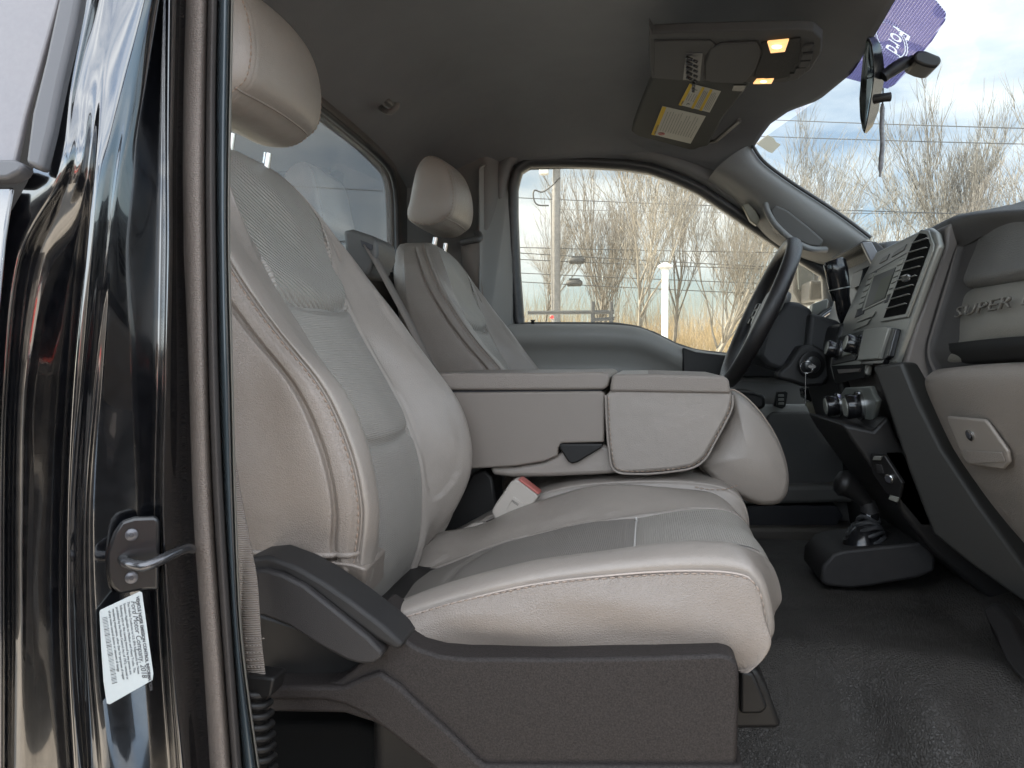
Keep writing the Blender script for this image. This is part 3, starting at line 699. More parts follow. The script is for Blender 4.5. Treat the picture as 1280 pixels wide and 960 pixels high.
# grab handle: recess pad and the bar over it
hc = [P(u, v, 2.30) for u, v in ((962, 262), (970, 256), (984, 262), (1012, 284), (1030, 300), (1026, 309), (1012, 308), (990, 298), (970, 284))]
hb = [p+np.array([0, .06, 0]) for p in hc]
prism('handle_recess', hc, hb, mat('handle_recess_dark', (.035, .033, .03), .6), ap, .006)
tube('grab_handle', cat([P(957, 256, 2.33), P(960, 266, 2.30), P(970, 282, 2.28), (P(990, 300, 2.27)), P(1012, 311, 2.28), P(1032, 312, 2.32)], 5), .009, mat('handle_taupe', (.10, .098, .095), .5), ap, k=14)
tube('windshield_gasket', cat([P(u, v, 2.355-.05*k/6) for k, (u, v) in enumerate(ap_top)], 5)+np.array([0.006, 0, .004]), .005, rubber, cab, k=8)
lat('pillar_lit_patch', [(928, 256), (936, 254), (944, 262), (950, 274), (946, 282), (938, 276)], 2.395, 2.42, mat('lit_patch_cream', (.18, .17, .13), .5), cab, .003)  # cream patch paints in a lit triangle on the pillar
# windshield: glass sheet through header, far pillar and dash top
wtop = [g(.45, .80, .63), FRP[2]+np.array([.02, 0, .01]), FRP[4]+np.array([.02, 0, .01]), P(937, 181, 2.40)+np.array([.02, 0, 0]), P(937, 181, 2.40)+np.array([.0, .14, -.06])]
wbot = [g(1.05, .80, .20), g(1.13, 1.4, .20), g(1.10, 2.0, .20), P(1095, 306, 2.42)+np.array([.10, .02, -.02]), P(1095, 306, 2.42)+np.array([.08, .17, -.05])]
wtop = resample(cat(wtop, 6), 20); wbot = resample(cat(wbot, 6), 20)
G = np.array([wtop+(wbot-wtop)*f+np.array([.008, 0, .005])*math.sin(math.pi*f) for f in np.linspace(0, 1, 12)])
ws = gridmesh('windshield', G, gl_wind, cab)
WG = G
# near A pillar outside the frame, cowl
tube('a_pillar', [g(.42, .72, .64), g(.75, .70, .44), g(1.1, .68, .18)], .045, paint, cab, k=12)
prism('cowl', [g(.95, .68, .2), g(1.3, .68, .16), g(1.3, 2.5, .16), g(.95, 2.5, .2)], [g(.95, .68, -.9), g(1.3, .68, -.9), g(1.3, 2.5, -.9), g(.95, 2.5, -.9)], paint, cab, .01)
# parking tag on the glass corner
gp = plane3(WG[0][14], WG[0][17], WG[8][15])
# floor and tunnel
def floor_z(x, y):
    t = min(1, max(0, (y-1.0-.05*math.exp(-((x-.25)/.12)**2))/.22)); t = t*t*(3-2*t)
    z = -.66+.215*t
    if y > 1.95: q = min(1, (y-1.95)/.2); z -= .2*q*q*(3-2*q)
    rise = max(0, x-.52); z += rise*.55*(1-.4*t)+.6*max(0, x-.85)
    # folds in the vinyl
    z += .050*math.exp(-(((x-.40)+(y-1.12)*.5)/.075)**2-((y-1.10)/.09)**2)
    z += -.030*math.exp(-(((x-.31)+(y-1.2)*.3)/.045)**2-((y-1.17)/.08)**2)
    z += .026*math.exp(-((x-.22)/.07)**2-((y-1.10)/.10)**2)
    z += .012*math.exp(-(((x-.50)-(y-1.1)*.4)/.03)**2-((y-1.05)/.12)**2)
    z += .004*math.sin(x*15+y*21)*math.exp(-((y-1.1)/.15)**2)
    return z
xs = np.linspace(-.75, 1.0, 150); ys = np.linspace(.70, 2.5, 150)
G = np.array([[g(x, y, floor_z(x, y)) for x in xs] for y in ys])
gridmesh('floor_mat', G, mat_floor, cab)
prism('sill', [g(-.8, .60, -.70), g(1.1, .60, -.70), g(1.1, .74, -.64), g(-.8, .74, -.64)], [g(-.8, .60, -1.1), g(1.1, .60, -1.1), g(1.1, .74, -1.1), g(-.8, .74, -1.1)], paint, cab, .01)
box('underbody', g(.1, 1.6, -1.0), (1.9, 1.9, .3), ink, cab, .02)
# footwell side flap right of the tunnel
fl = [P(1226, 760, 1.25), P(1240, 752, 1.27), P(1262, 775, 1.22), P(1290, 835, 1.15), P(1290, 865, 1.12), P(1262, 835, 1.16), P(1244, 795, 1.2)]
prism('kick_panel', fl, [p+np.array([.03, .03, -.01]) for p in fl], plas_b, cab, .006)

# ================================================================== SEATS
SEAT_Y = 1.11
ZR = [-.44, -.39, -.335, -.28, -.24, -.20, -.15, -.10, -.05, 0, .05, .10, .15, .20, .245, .28, .305, .318]
def curve(tab):
    z = [q[0] for q in tab]; x = [q[1] for q in tab]; return lambda zz: float(np.interp(zz, z, x))
def smoothcurve(tab):
    p = cat(np.array(tab, float), 8); return lambda zz: float(np.interp(zz, p[:, 0], p[:, 1]))
XI = smoothcurve([(-.46, -.47), (-.40, -.41), (-.323, -.377), (-.25, -.366), (-.16, -.374), (-.08, -.402), (0, -.45), (.05, -.478), (.10, -.505), (.18, -.540), (.25, -.566), (.30, -.60), (.32, -.63)])
XCR = smoothcurve([(-.46, -.52), (-.43, -.488), (-.36, -.405), (-.29, -.345), (-.25, -.323), (-.20, -.303), (-.15, -.302), (-.08, -.323), (-.028, -.357), (.03, -.405), (.068, -.434), (.13, -.480), (.18, -.515), (.245, -.560), (.30, -.60), (.32, -.63)])
XA = smoothcurve([(-.46, -.52), (-.40, -.44), (-.33, -.375), (-.28, -.350), (-.241, -.345), (-.20, -.338), (-.166, -.339), (-.111, -.352), (-.036, -.387), (.03, -.445), (.10, -.500), (.18, -.553), (.25, -.592), (.30, -.625), (.32, -.645)])
HW = smoothcurve([(-.46, .215), (-.40, .225), (-.30, .24), (-.2, .25), (-.1, .252), (0, .250), (.08, .245), (.14, .236), (.19, .219), (.235, .19), (.27, .152), (.295, .11), (.312, .065), (.32, .04)])
def backX(z): return -.60 + (-.10)*(z+.24)/.5 if z > -.24 else -.60
def seat_rows(n=150):
    s = np.linspace(0, 1, n); zs = np.interp(s, np.linspace(0, 1, len(ZR)), ZR)
    return zs
SEAM_Z = [(.085, .0), (-.118, .0)]
def make_back(parent):
    zs = seat_rows(170); nv = 7; rows = []; keys = None
    for z in zs:
        w = HW(z); wi = min(.11+.0*z, w*.55) if z > .2 else .11
        wi = min(.112+.045*min(1, max(0, (z-.04)/.2))**1.2, w*.80)
        xi, xc, xa = XI(z), XCR(z), XA(z); xb = xa-.030*(1-max(0, min(1, (z-.1)/.3))*.3); bx_ = backX(z)
        if z < -.24: xb = xa-.02
        wb = w*.93; q = lambda f: -(wi+(wb-wi)*f); top_ = min(1, max(0, (.30-z)/.12)); xc = xi+(xc-xi)*top_ if xc > xi else xc; ins = (w-.04)/.2
        gi = min(.012, (wb-wi)*.2)
        near = [(-wb, xa+.008), (q(.78), xa+.011), (q(.52), xa*.70+xi*.30+.010), (q(.28), xa*.32+xi*.68+.010), (-wi-gi, xi+.006), (-wi, xi+.001)]
        half = [(-w*.10, bx_-.005), (-w*.75, bx_), (-w*.97, bx_+.04), (-w*1.0, (bx_+xb)/2), (-w*1.0, xb-.03), (-w*.995, xb-.008), (-w*.985, xb), (-w*.982, xb+.008), (-w*.975, (xa+xb)/2+.003), (-w*.955, xa-.006), (-w*.945, xa), (-wb, xa+.007), (q(.82), xc-.008), (q(.60), xc), (q(.32), xi*.3+xc*.7-.006), (-wi-gi, xi+.008*top_), (-wi, xi+.001), (-wi+gi, xi), (-wi*.45, xi+.002), (0, xi+.003)]
        full = half+[(-a, b) for a, b in half[-2::-1]]
        full[11:17] = near
        rows.append([(x, SEAT_Y+y, z+EYE) for y, x in full])
    C = np.array(rows); nk = C.shape[1]
    G = np.array([cat(r, nv) for r in C])
    kB, kA, kI = 6*nv, 10*nv, 16*nv; m = G.shape[1]
    for _ in range(14): G[1:-1] = .25*G[:-2]+.5*G[1:-1]+.25*G[2:]
    # seam grooves
    nrm = np.zeros_like(G)
    du = np.gradient(G, axis=0); dv = np.gradient(G, axis=1); nrm = np.cross(dv, du); nrm /= np.linalg.norm(nrm, axis=2)[..., None]+1e-9
    cen = np.stack([np.array([(XI(z)*.6+backX(z)*.4), SEAT_Y, z+EYE]) for z in zs])[:, None, :]; s = np.sign(np.sum(nrm*(G-cen), axis=2))[..., None]; nrm = nrm*s
    zz = zs
    disp = np.zeros(G.shape[:2])
    jj = np.arange(m)
    for kk, d, w in ((kB, .006, 3.0), (m-1-kB, .006, 3.0), (kA, .004, 2.0), (m-1-kA, .004, 2.0), (kI, .0035, 2.2), (m-1-kI, .0035, 2.2)):
        disp -= d*np.exp(-((jj-kk)/w)**2)[None, :]*np.clip((.30-zz)/(.22 if abs(kk-m/2) < m*.2 else .02), 0, 1)[:, None]
    inside = (jj > kI) & (jj < m-1-kI)
    yy = G[:, :, 1]-SEAT_Y
    for zs_, d in ((.085, .011), (-.118, .009)):
        zc = zs_-.012*(1-(yy/.11)**2)*0 + .02*(yy/.11)*0 - .010*(1-(yy/.112)**2)
        disp -= np.where(inside[None, :], d*np.exp(-((zz[:, None]-zc)/.0075)**2), 0)
        disp += np.where(inside[None, :], .006*np.exp(-((zz[:, None]-zc-.03)/.022)**2)*(1 if zs_ > 0 else .4), 0)
    disp += .0022*np.sin(zz[:, None]*31+yy*13)*np.sin(yy*23+zz[:, None]*9)     # slight sag and wrinkle
    G = G+nrm*disp[..., None]
    def sub(j0, j1, name, m_, par, i0=0, i1=None):
        return gridmesh(name, G[i0:i1, j0:j1+1], m_, par)
    b = sub(kA, kI, 'side_bolster', leather_sm, parent)
    b2 = sub(m-1-kI, m-1-kA, 'side_bolster', leather_sm, parent)
    iz = int(np.argmin(abs(zs-.080))); iz2 = int(np.argmin(abs(zs+.124)))
    sub(kI, m-1-kI, 'lower_back_insert', insert_m, parent, 0, iz+1)
    sub(kI, m-1-kI, 'upper_back_insert', insert_d, parent, iz, None)
    sp = []
    for j0, j1 in ((kB, kA), (m-1-kA, m-1-kB)): sp.append(sub(j0, j1, 'side_band', leather, parent))
    # side panels and the back shell, the near one stops at its bottom hem
    iz3 = int(np.argmin(abs(zs+.24)))
    p1 = sub(0, kB, 'side_panel', leather, parent, iz3); p2 = sub(m-1-kB, m-1, 'side_panel', leather, parent, iz3)
    top = G[-1]; V = list(top)+[top.mean(0)+np.array([0, 0, .004])]
    mesh('shoulder_top', V, [(j, j+1, m) for j in range(m-1)]+[(m-1, 0, m)], leather_sm, parent)
    # back cover
    bc = np.stack([G[iz3:, m-1], G[iz3:, 0]], 1); gridmesh('back_cover', bc, plas_d, parent)
    # hem flap below the side panel
    hem = G[iz3, :kA+1]; h2 = hem+np.array([0, .012, -.012]); h3 = hem+np.array([0, .05, -.006])
    # piping and stitching
    for a, sgn in ((kA, -1), (m-1-kA, 1)):
        path = G[8:-6, a]+nrm[8:-6, a]*.0006
        tube('piping', path, .0016, piping, b if sgn < 0 else b2, k=6)
        k2 = a-4 if sgn < 0 else a+4
        stitch('stitching', G[8:-6, k2]+nrm[8:-6, k2]*.0008, thread, sp[0] if sgn < 0 else sp[1])
    hemtube = tube('hem_piping', resample(hem[::2], 60)+np.array([0, .001, 0]), .004, leather, p1, k=8)
    h = np.array([hem, h2, h3]); gridmesh('hem', h, leather, p1)
    return G, nrm, kA, kB, kI
def make_headrest(parent):
    # side outline in metres
    prof = np.array([(-.566, .368), (-.549, .382), (-.541, .408), (-.540, .44), (-.547, .480), (-.564, .516), (-.590, .538), (-.618, .538), (-.640, .512), (-.652, .47), (-.662, .42), (-.670, .388), (-.664, .368), (-.640, .356), (-.605, .352), (-.582, .357)])
    c = prof.mean(0); P0 = cat(prof, 6, closed=True)
    st_ = [(-.129, .02), (-.1285, .35), (-.127, .62), (-.123, .82), (-.117, .93), (-.110, .975), (-.106, .978), (-.100, .992), (-.07, 1.0), (0, 1.012)]
    st_ = st_+[(-a, b) for a, b in st_[-2::-1]]
    st_ = cat(np.array(st_), 3); rows = []
    for y, k in st_:
        sq = c+(P0-c)*k; bul = .014*(1-(y/.125)**2)
        rows.append([(x+bul*(1 if x > c[0] else 0)*min(1, (x-c[0])/.04), SEAT_Y+y, z+EYE) for x, z in sq])
    G = np.array(rows)
    o = gridmesh('headrest', G, leather_sm, parent, cv=True, capends=True); recalc(o)
    for ff in (13, len(rows)-14):
        ring = G[ff]+np.array([0, -.0008 if ff < 30 else .0008, 0]); stitch('stitching', resample(np.vstack([ring, ring[:1]]), 200), thread, o)
    # seam along the lower front edge
    e_ = np.array([G[i, 1] for i in range(12, len(rows)-12)]); tube('seam', e_, .0014, piping, o, k=6)
    # lower seam
    for y in (-.055, .055):
        tube('headrest_post', [g(-.606, SEAT_Y+y, .33), g(-.618, SEAT_Y+y, .26), g(-.63, SEAT_Y+y, .2)], .0065, chrome, o, k=12)
    return o
NEAR = [(-.44, -.375), (-.40, -.350), (-.345, -.328), (-.301, -.311), (-.208, -.279), (-.116, -.256), (-.027, -.241), (.058, -.233), (.104, -.235), (.119, -.246), (.127, -.268), (.131, -.300), (.127, -.337), (.112, -.360)]
CRE = [(-.44, -.365), (-.39, -.340), (-.335, -.318), (-.290, -.298), (-.204, -.264), (-.114, -.240), (-.026, -.222), (.058, -.213), (.104, -.216), (.127, -.236), (.138, -.266), (.142, -.302), (.136, -.343), (.118, -.364)]
MIDc = [(-.44, -.395), (-.39, -.366), (-.335, -.343), (-.290, -.325), (-.204, -.293), (-.114, -.268), (-.026, -.251), (.062, -.237), (.118, -.235), (.148, -.250), (.163, -.280), (.166, -.315), (.156, -.346), (.128, -.367)]
FARc = [(-.44, -.345), (-.40, -.325), (-.345, -.31), (-.29, -.296), (-.204, -.258), (-.114, -.229), (-.026, -.219), (.062, -.223), (.112, -.228), (.140, -.245), (.155, -.272), (.158, -.305), (.148, -.343), (.118, -.364)]
def make_cushion(parent):
    Z0 = -.345
    def col(tab, y, dx=0): return [(x+dx, SEAT_Y+y, z+EYE) for x, z in tab]
    def sidecol(y, f, bulge):
        o = []
        for i, (x, z) in enumerate(NEAR):
            zb = -.352 + (-.01 if x > .05 else 0); zz = z+(zb-z)*f if z > zb else z
            xx = x+(.004*math.sin(f*3.14) if i > 8 else 0)
            o.append((xx, SEAT_Y+y, zz+EYE))
        return o
    mixt = lambda A, B, f: [(a[0]*(1-f)+b[0]*f, a[1]*(1-f)+b[1]*f) for a, b in zip(A, B)]
    cols = [sidecol(-.225, 1.0, 0), sidecol(-.249, .93, 0), sidecol(-.262, .6, 0), sidecol(-.262, .3, 0), sidecol(-.255, .08, 0),
            col(NEAR, -.2505), col(mixt(NEAR, CRE, .75), -.238), col(CRE, -.205), col(mixt(CRE, MIDc, .55), -.155), col(MIDc, -.12), col(MIDc, -.108), col(MIDc, 0)]
    nfar = [(a[0], b[1]) for a, b in zip(NEAR, [(x, z-.01) for x, z in FARc])]
    fcols = [col(MIDc, .108), col(MIDc, .12), col(mixt(FARc, MIDc, .45), .155), col(FARc, .205), col(mixt(nfar, FARc, .7), .238), col(nfar, .2505)]
    def sidefar(y, f):
        o = []
        for i, (x, z) in enumerate(nfar): zb = -.352; o.append((x, SEAT_Y+y, (z+(zb-z)*f if z > zb else z)+EYE))
        return o
    cols = cols+fcols+[sidefar(.255, .08), sidefar(.262, .5), sidefar(.249, .93), sidefar(.225, 1)]
    C = np.transpose(np.array(cols), (1, 0, 2)); nu, nv = 10, 8
    G = surf(C, nu, nv); n, m = G.shape[:2]
    kS, kI1, kI2, kS2 = 5*nv, 10*nv-2, 12*nv+2, 17*nv
    du = np.gradient(G, axis=0); dv = np.gradient(G, axis=1); nr = np.cross(du, dv); nr /= np.linalg.norm(nr, axis=2)[..., None]+1e-9
    cen = np.array([-.12, SEAT_Y, EYE-.34]); nr *= np.sign(np.sum(nr*(G-cen), axis=2))[..., None]
    jj = np.arange(m); disp = np.zeros((n, m))
    for kk, d, w in ((kS, .0045, 1.8), (kS2, .0045, 1.8), (kI1, .003, 2.0), (kI2, .003, 2.0)): disp -= d*np.exp(-((jj-kk)/w)**2)[None, :]
    inside = (jj > kI1) & (jj < kI2); X = G[:, :, 0]; yy = G[:, :, 1]-SEAT_Y
    for xs_, d in ((-.016, .006), (-.285, .006)):
        xc = xs_+(.045*(yy/.11)**2 if xs_ < -.1 else 0)
        disp -= np.where(inside[None, :] & (du[:, :, 0] > 0), d*np.exp(-((X-xc)/.006)**2), 0)
    disp += .0020*np.sin(X*29+yy*17)*np.sin(X*11-yy*21+1)
    side = (jj < kS)
    disp += np.where(side[None, :], .0025*np.sin(X*17+G[:, :, 2]*40)*np.sin(G[:, :, 2]*55+X*8), 0)
    G = G+nr*disp[..., None]
    G[:, :, 0] -= np.where(G[:, :, 0] > .07, np.maximum(0, -.300-(G[:, :, 2]-EYE))**1.5*3.2, 0)
    G[:, :, 2] = np.maximum(G[:, :, 2], np.where(G[:, :, 0] > -.2, EYE-.340, EYE-.41))
    g1 = gridmesh('cushion_side', G[:, :kS+1], leather, parent); gridmesh('cushion_side', G[:, kS2:], leather, parent)
    t1 = gridmesh('cushion_bolster', G[:, kS:kI1+1], leather_sm, parent); gridmesh('cushion_bolster', G[:, kI2:kS2+1], leather_sm, parent)
    mid_ = (kI1+kI2)//2; ic = int(np.argmin(np.abs(G[:, mid_, 0]+.016)+(np.arange(n) > n*.75)*9)); smooth_ins = mat('insert_grey', (.165, .150, .135), .5, bump=[('weave', 1150, .0002)])
    gridmesh('rear_cushion_insert', G[:ic+1, kI1:kI2+1], smooth_ins, parent)
    gridmesh('front_cushion_insert', G[ic:, kI1:kI2+1], insert_m, parent)
    tube('seam', G[ic, kI1:kI2+1]+nr[ic, kI1:kI2+1]*.0008, .0013, mat('seam_light', (.45, .43, .41), .5), parent, k=6)
    stitch('stitching', G[30:, kS-3]+nr[30:, kS-3]*.0006, thread_l, g1)
    tube('piping', G[8:, kS]+nr[8:, kS]*.0008, .0013, mat('piping_light', (.36, .30, .26), .5), g1, k=6)
    # underside closes the cushion
    bot = np.array([G[0], G[-1]]);
    lo = np.stack([G[:, 0], G[:, -1]], 1); gridmesh('cushion_base', lo, plas_b, parent)
    return G
seat = empty('passenger_seat', g(-.15, SEAT_Y, -.62), 'near beige leather passenger seat with headrest and a dark plastic side shield', 'car seat', 'beige leather bucket seats')
SB = make_back(seat); HRo = make_headrest(seat); CG = make_cushion(seat)
# flap below seam A at the front corner of the backrest
fp = [P(392, 700, .868), P(440, 706, .868), P(458, 712, .872), P(456, 732, .885), P(456, 752, .90), P(448, 752, .90), P(428, 738, .89)]
prism('backrest_flap', fp, [p+np.array([-.01, .10, 0]) for p in fp], leather, seat, .004)
# side shield: traced plastic shell with its relief
Ys = .815
shield = [(462, 768), (478, 778), (500, 796), (522, 810), (548, 819), (580, 822.5), (700, 823), (820, 821), (900, 818), (914, 821), (922, 829), (924, 845), (921, 980), (560, 980), (530, 952), (500, 925), (470, 905), (430, 892), (306, 890), (306, 862), (400, 858), (425, 850), (440, 838), (452, 826), (450, 800)]
lat('side_shield', shield, Ys, .90, plas_s, seat, .007, )
lat('shield_arm', [(306, 858), (404, 858), (430, 858), (450, 848), (474, 840), (500, 858), (522, 880), (565, 919), (596, 950), (607, 957), (930, 959), (930, 992), (575, 992), (543, 962), (500, 927), (458, 895), (430, 882), (404, 876), (306, 876)], Ys-.007, .86, plas_s, seat, .005)
lat('recliner_cover', [(306, 698), (335, 695), (370, 708), (405, 728), (440, 752), (480, 783), (505, 806), (496, 814), (470, 800), (430, 770), (390, 738), (355, 718), (306, 716)], Ys-.014, .86, plas_d, seat, .005)
lat('recliner_lever', [(306, 714), (330, 712), (352, 718), (380, 732), (420, 764), (460, 797), (478, 816), (476, 824), (466, 830), (448, 830), (434, 826), (400, 808), (360, 782), (330, 770), (306, 768)], Ys-.022, .84, mat('lever_plastic', (.026, .024, .024), .5, spec=.28, bump=[('noise', 1000, .0004)]), seat, .006)
lat('inner_frame_cover', [(306, 762), (380, 786), (440, 812), (500, 826), (500, 870), (306, 870)], Ys+.03, .92, plas_b, seat, .004)
lat('seat_frame', [(306, 905), (440, 905), (470, 915), (520, 948), (560, 985), (306, 985)], .93, 1.3, mat('frame_void_black', (.005, .005, .005), .9, spec=.1), seat, .01)  # block coloured near black for the shade of the void under the seat
lat('seat_track_cover', [(905, 832), (948, 838), (960, 862), (976, 905), (974, 912), (905, 912)], .93, 1.05, plas_b, seat, .006)
lat('seat_track_cover', [(925, 838), (942, 842), (960, 885), (952, 893), (925, 893)], .922, .95, plas_b, seat, .004)
box('seat_pedestal', g(-.13, SEAT_Y, -.50), (.42, .42, .28), plas_b, seat, .02)

# driver seat: same build shifted a metre across
kids = [o for o in COL.objects if o.parent is seat and o.name.split('.')[0] not in ('side_shield', 'shield_arm', 'shield_panel', 'recliner_cover', 'recliner_lever', 'inner_frame_cover', 'seat_track_cover', 'backrest_flap')]
setbase(seat)
dseat = seat.copy(); COL.objects.link(dseat); dseat.location = seat.location+Vector((.03, 1.0, 0))
dseat['label'] = 'far beige leather driver seat beside the driver door, behind the folded console'
for c in kids:
    d = c.copy(); COL.objects.link(d); d.parent = dseat; d.matrix_parent_inverse = c.matrix_parent_inverse
    for e_ in [o for o in COL.objects if o.parent is c]:
        f_ = e_.copy(); COL.objects.link(f_); f_.parent = d

# ================================================================== CENTRE SEAT
cs = empty('middle_jump_seat', g(0, 1.6, -.62), 'narrow beige center seat cushion under the folded-down console back', 'car seat')
cc = [(-.36, -.33), (-.25, -.27), (-.15, -.232), (-.05, -.218), (.05, -.214), (.12, -.220), (.155, -.235), (.172, -.262), (.176, -.30), (.170, -.345), (.12, -.36)]
cols = [(1.372, -.10), (1.366, -.05), (1.375, -.012), (1.40, 0), (1.6, .006), (1.80, 0), (1.825, -.012), (1.83, -.05), (1.825, -.1)]
C = np.array([[(x, y, max(z+dz, -.37)+EYE) if z+dz > -.37 else (x, y, -.37+EYE) for y, dz in cols] for x, z in cc])
G = surf(C, 8, 6)
gridmesh('cushion', G, leather_sm, cs)
sp_ = [P(868, 610, 1.385), P(885, 613, 1.385), P(905, 613, 1.385), P(921, 608, 1.40)]
stitch('stitching', cat(sp_, 8)+np.array([0, -.012, .004]), thread, cs)
box('cushion_frame', g(-.1, 1.6, -.47), (.44, .40, .2), plas_b, cs, .02)
setbase(cs)
# folded centre back = console
con = empty('folded_console', g(-.1, 1.6, -.12), 'beige folded-down center seatback console with storage lid, above the center seat', 'console')
YN, YF = 1.375, 1.80
con_leather = leather_sm
lat('console_box', [(540, 491), (752, 489), (756, 492), (755, 553), (702, 554), (698, 560), (697, 570), (680, 577), (645, 583), (592, 586), (540, 588)], YN, YF, plas_t, con, .005)
lid = lat('console_lid', [(540, 466.5), (700, 466), (752, 465), (759, 467), (762, 473), (761, 482), (755, 487), (700, 487.5), (540, 488)], YN+.002, YF, mat('lid_leather', (.20, .172, .150), .42, bump=[('vor', 420, .0003)]), con, .005)
lat('lid_gap', [(540, 488), (752, 487), (752, 491), (540, 492)], YN+.012, YF-.01, ink, con, .0005)
fpad = [(765, 468), (820, 467.5), (905, 471), (911, 474), (914, 490), (917, 497), (914, 512), (905, 530), (893, 552), (880, 573), (866, 583), (840, 588), (800, 591), (776, 592), (766, 588), (759, 560), (756, 520), (756, 494), (764, 489)]
con_c = lat('console_cushion', fpad, YN-.004, YF, leather_sm, con, .009)
con_tp = lat('console_cap', [(765, 468.5), (820, 467.5), (905, 470.5), (911, 474), (914, 492), (860, 491), (800, 490), (762, 489.5)], YN-.010, YF+.004, mat('cap_vinyl', (.20, .172, .150), .5, bump=[('vor', 420, .0003)]), con, .005)
pth = cat([P(u, v, YN-.006) for u, v in ((757, 494), (758, 520), (761, 560), (768, 588), (800, 592.5), (840, 589.5), (866, 584.5), (882, 573), (894, 552), (906, 530), (915, 510), (916, 494))], 8)
tube('piping', pth, .0022, piping, con_c, k=8)
stitch('stitching', np.array([p+(np.array([(P(840, 530, YN)[0]-p[0])*.045, -.0025, (P(840, 530, YN)[2]-p[2])*.055])) for p in pth]), thread, con_c)
lat('underside_pad', [(612, 583), (645, 583), (680, 577), (697, 568), (712, 560), (745, 553), (768, 560), (772, 592), (740, 594), (690, 596), (640, 597), (615, 594)], YN+.010, YF-.01, leather_sm, con, .008)
lat('release_latch', [(699, 554.5), (754, 554.5), (752, 560), (722, 578), (715, 580), (710, 577), (699, 560)], YN-.002, YN+.05, plas_b, con, .003)
# headrest of the centre seat, hanging forward
hp = [(916, 489), (928, 492), (944, 505), (960, 524), (976, 550), (987, 578), (991, 602), (988, 622), (978, 634), (962, 637), (945, 634), (920, 622), (895, 606), (880, 592), (874, 580), (888, 560), (904, 532), (914, 510)]
A = cat(np.array([P(u, v, 1.43) for u, v in hp]), 4, closed=True); ca = A.mean(0)
rows = []
for f in np.linspace(0, 1, 25):
    s = (1-abs(2*f-1)**3.5)**(1/2.8) if 0 < f < 1 else .0; s = .80+.20*s
    q = ca+(A-ca)*s; q[:, 1] = 1.42+.36*f; rows.append(q)
o = gridmesh('center_headrest', np.array(rows), leather_sm, con, cv=True, capends=True); recalc(o)
pp = resample(np.array(rows)[4], 140, True); tube('piping', pp+(pp-ca)*np.array([.012, 0, .012]), .0022, thread_l, o, k=6, closed=True)
setbase(con)
# ================================================================== BELTS AND BUCKLE
sb_ = empty('seat_belt', P(300, 700, .76), 'taupe passenger seat belt webbing running down beside the door pillar into a black boot', 'seat belt')
wr = [(286, 240, .80), (286.5, 400, .795), (288, 520, .788), (299, 600, .78), (302, 620, .778), (313, 677, .772), (322, 726, .768), (327, 797, .762), (333, 850, .758)]
R_ = cat([P(*q) for q in wr], 8); L_ = cat([P(u-28, v, y+.004) for u, v, y in wr], 8)
gridmesh('webbing', np.stack([L_, (L_+R_)/2+np.array([0, -.002, 0]), R_], 1), web, sb_, thick=.0015)
for k in range(5):
    a_ = P(306+k*.6, 800+k*9-2, .757); b_ = P(331, 800+k*9-2, .755); stitch('webbing_stitches', np.array([a_, b_]), piping, sb_, ln=.003, gap=.0012, r=.0009)
bootc = [P(316+k*.9, 862+k*13.5, .76) for k in range(9)]
for k in range(9):
    c = bootc[k]; p = [c+np.array([-.017, 0, .003]), c+np.array([-.012, -.010, .001]), c+np.array([.004, -.012, -.001]), c+np.array([.014, -.004, -.003]), c+np.array([.016, .008, -.003])]
    tube('boot_rib', cat(p, 4), .0042, plas_b, sb_, k=10)
tube('boot', [P(314, 850, .775), P(325, 985, .775)], .014, plas_b, sb_, k=14)
lat('boot_cap', [(300, 846), (308, 844), (342, 848), (342, 853), (338, 872), (312, 875), (300, 872)], .75, .78, plas_b, sb_, .003)
setbase(sb_)
bk = empty('belt_buckle', P(640, 630, 1.34), 'pale belt buckle with a red button between the passenger seat and console', 'buckle')
bp = [(614, 640), (618, 632), (638, 603), (644, 599), (650, 600), (671, 617), (673, 621), (669, 627), (650, 645), (642, 652), (632, 655), (618, 650)]
plas_k = mat('buckle_plastic', (.36, .325, .29), .4)
lat('buckle_body', bp, 1.335, 1.365, plas_k, bk, .004)
lat('buckle_inset', [(633, 637), (642, 621), (657, 631), (647, 645)], 1.3335, 1.34, plas_k, bk, .001)
text('press_text', 'PRESS', P(639, 627, 1.333), P(655, 637, 1.333)-P(639, 627, 1.333), (0, 0, 1), .0055, ink, bk)
lat('release_button', [(647, 599.3), (651, 599.3), (673, 616), (673.8, 618.5), (670, 617), (650, 602)], 1.333, 1.367, red_p, bk, .001)
tube('buckle_stalk', cat([P(628, 650, 1.35), P(618, 668, 1.36), P(600, 690, 1.38)], 4), .012, plas_b, bk, k=10)
setbase(bk)
bk2 = empty('belt_tongue_buckle', P(585, 662, 1.36), 'second belt buckle lying flat behind the upright buckle by the backrest', 'buckle')
lat('buckle_body', [(566, 668), (590, 655), (603, 653), (612, 657), (600, 664), (575, 672)], 1.36, 1.39, plas_k, bk2, .004)
tube('buckle_stalk', [P(610, 655, 1.36), P(622, 650, 1.35)], .006, black_sh, bk2, k=8); setbase(bk2)
lat('hinge_cover', [(560, 640), (575, 620), (590, 592), (605, 586), (616, 596), (622, 640), (600, 660), (565, 690), (548, 690)], 1.42, 1.5, plas_b, None, .006, label='black plastic hinge cover between the passenger backrest and console', cat_='hinge cover')
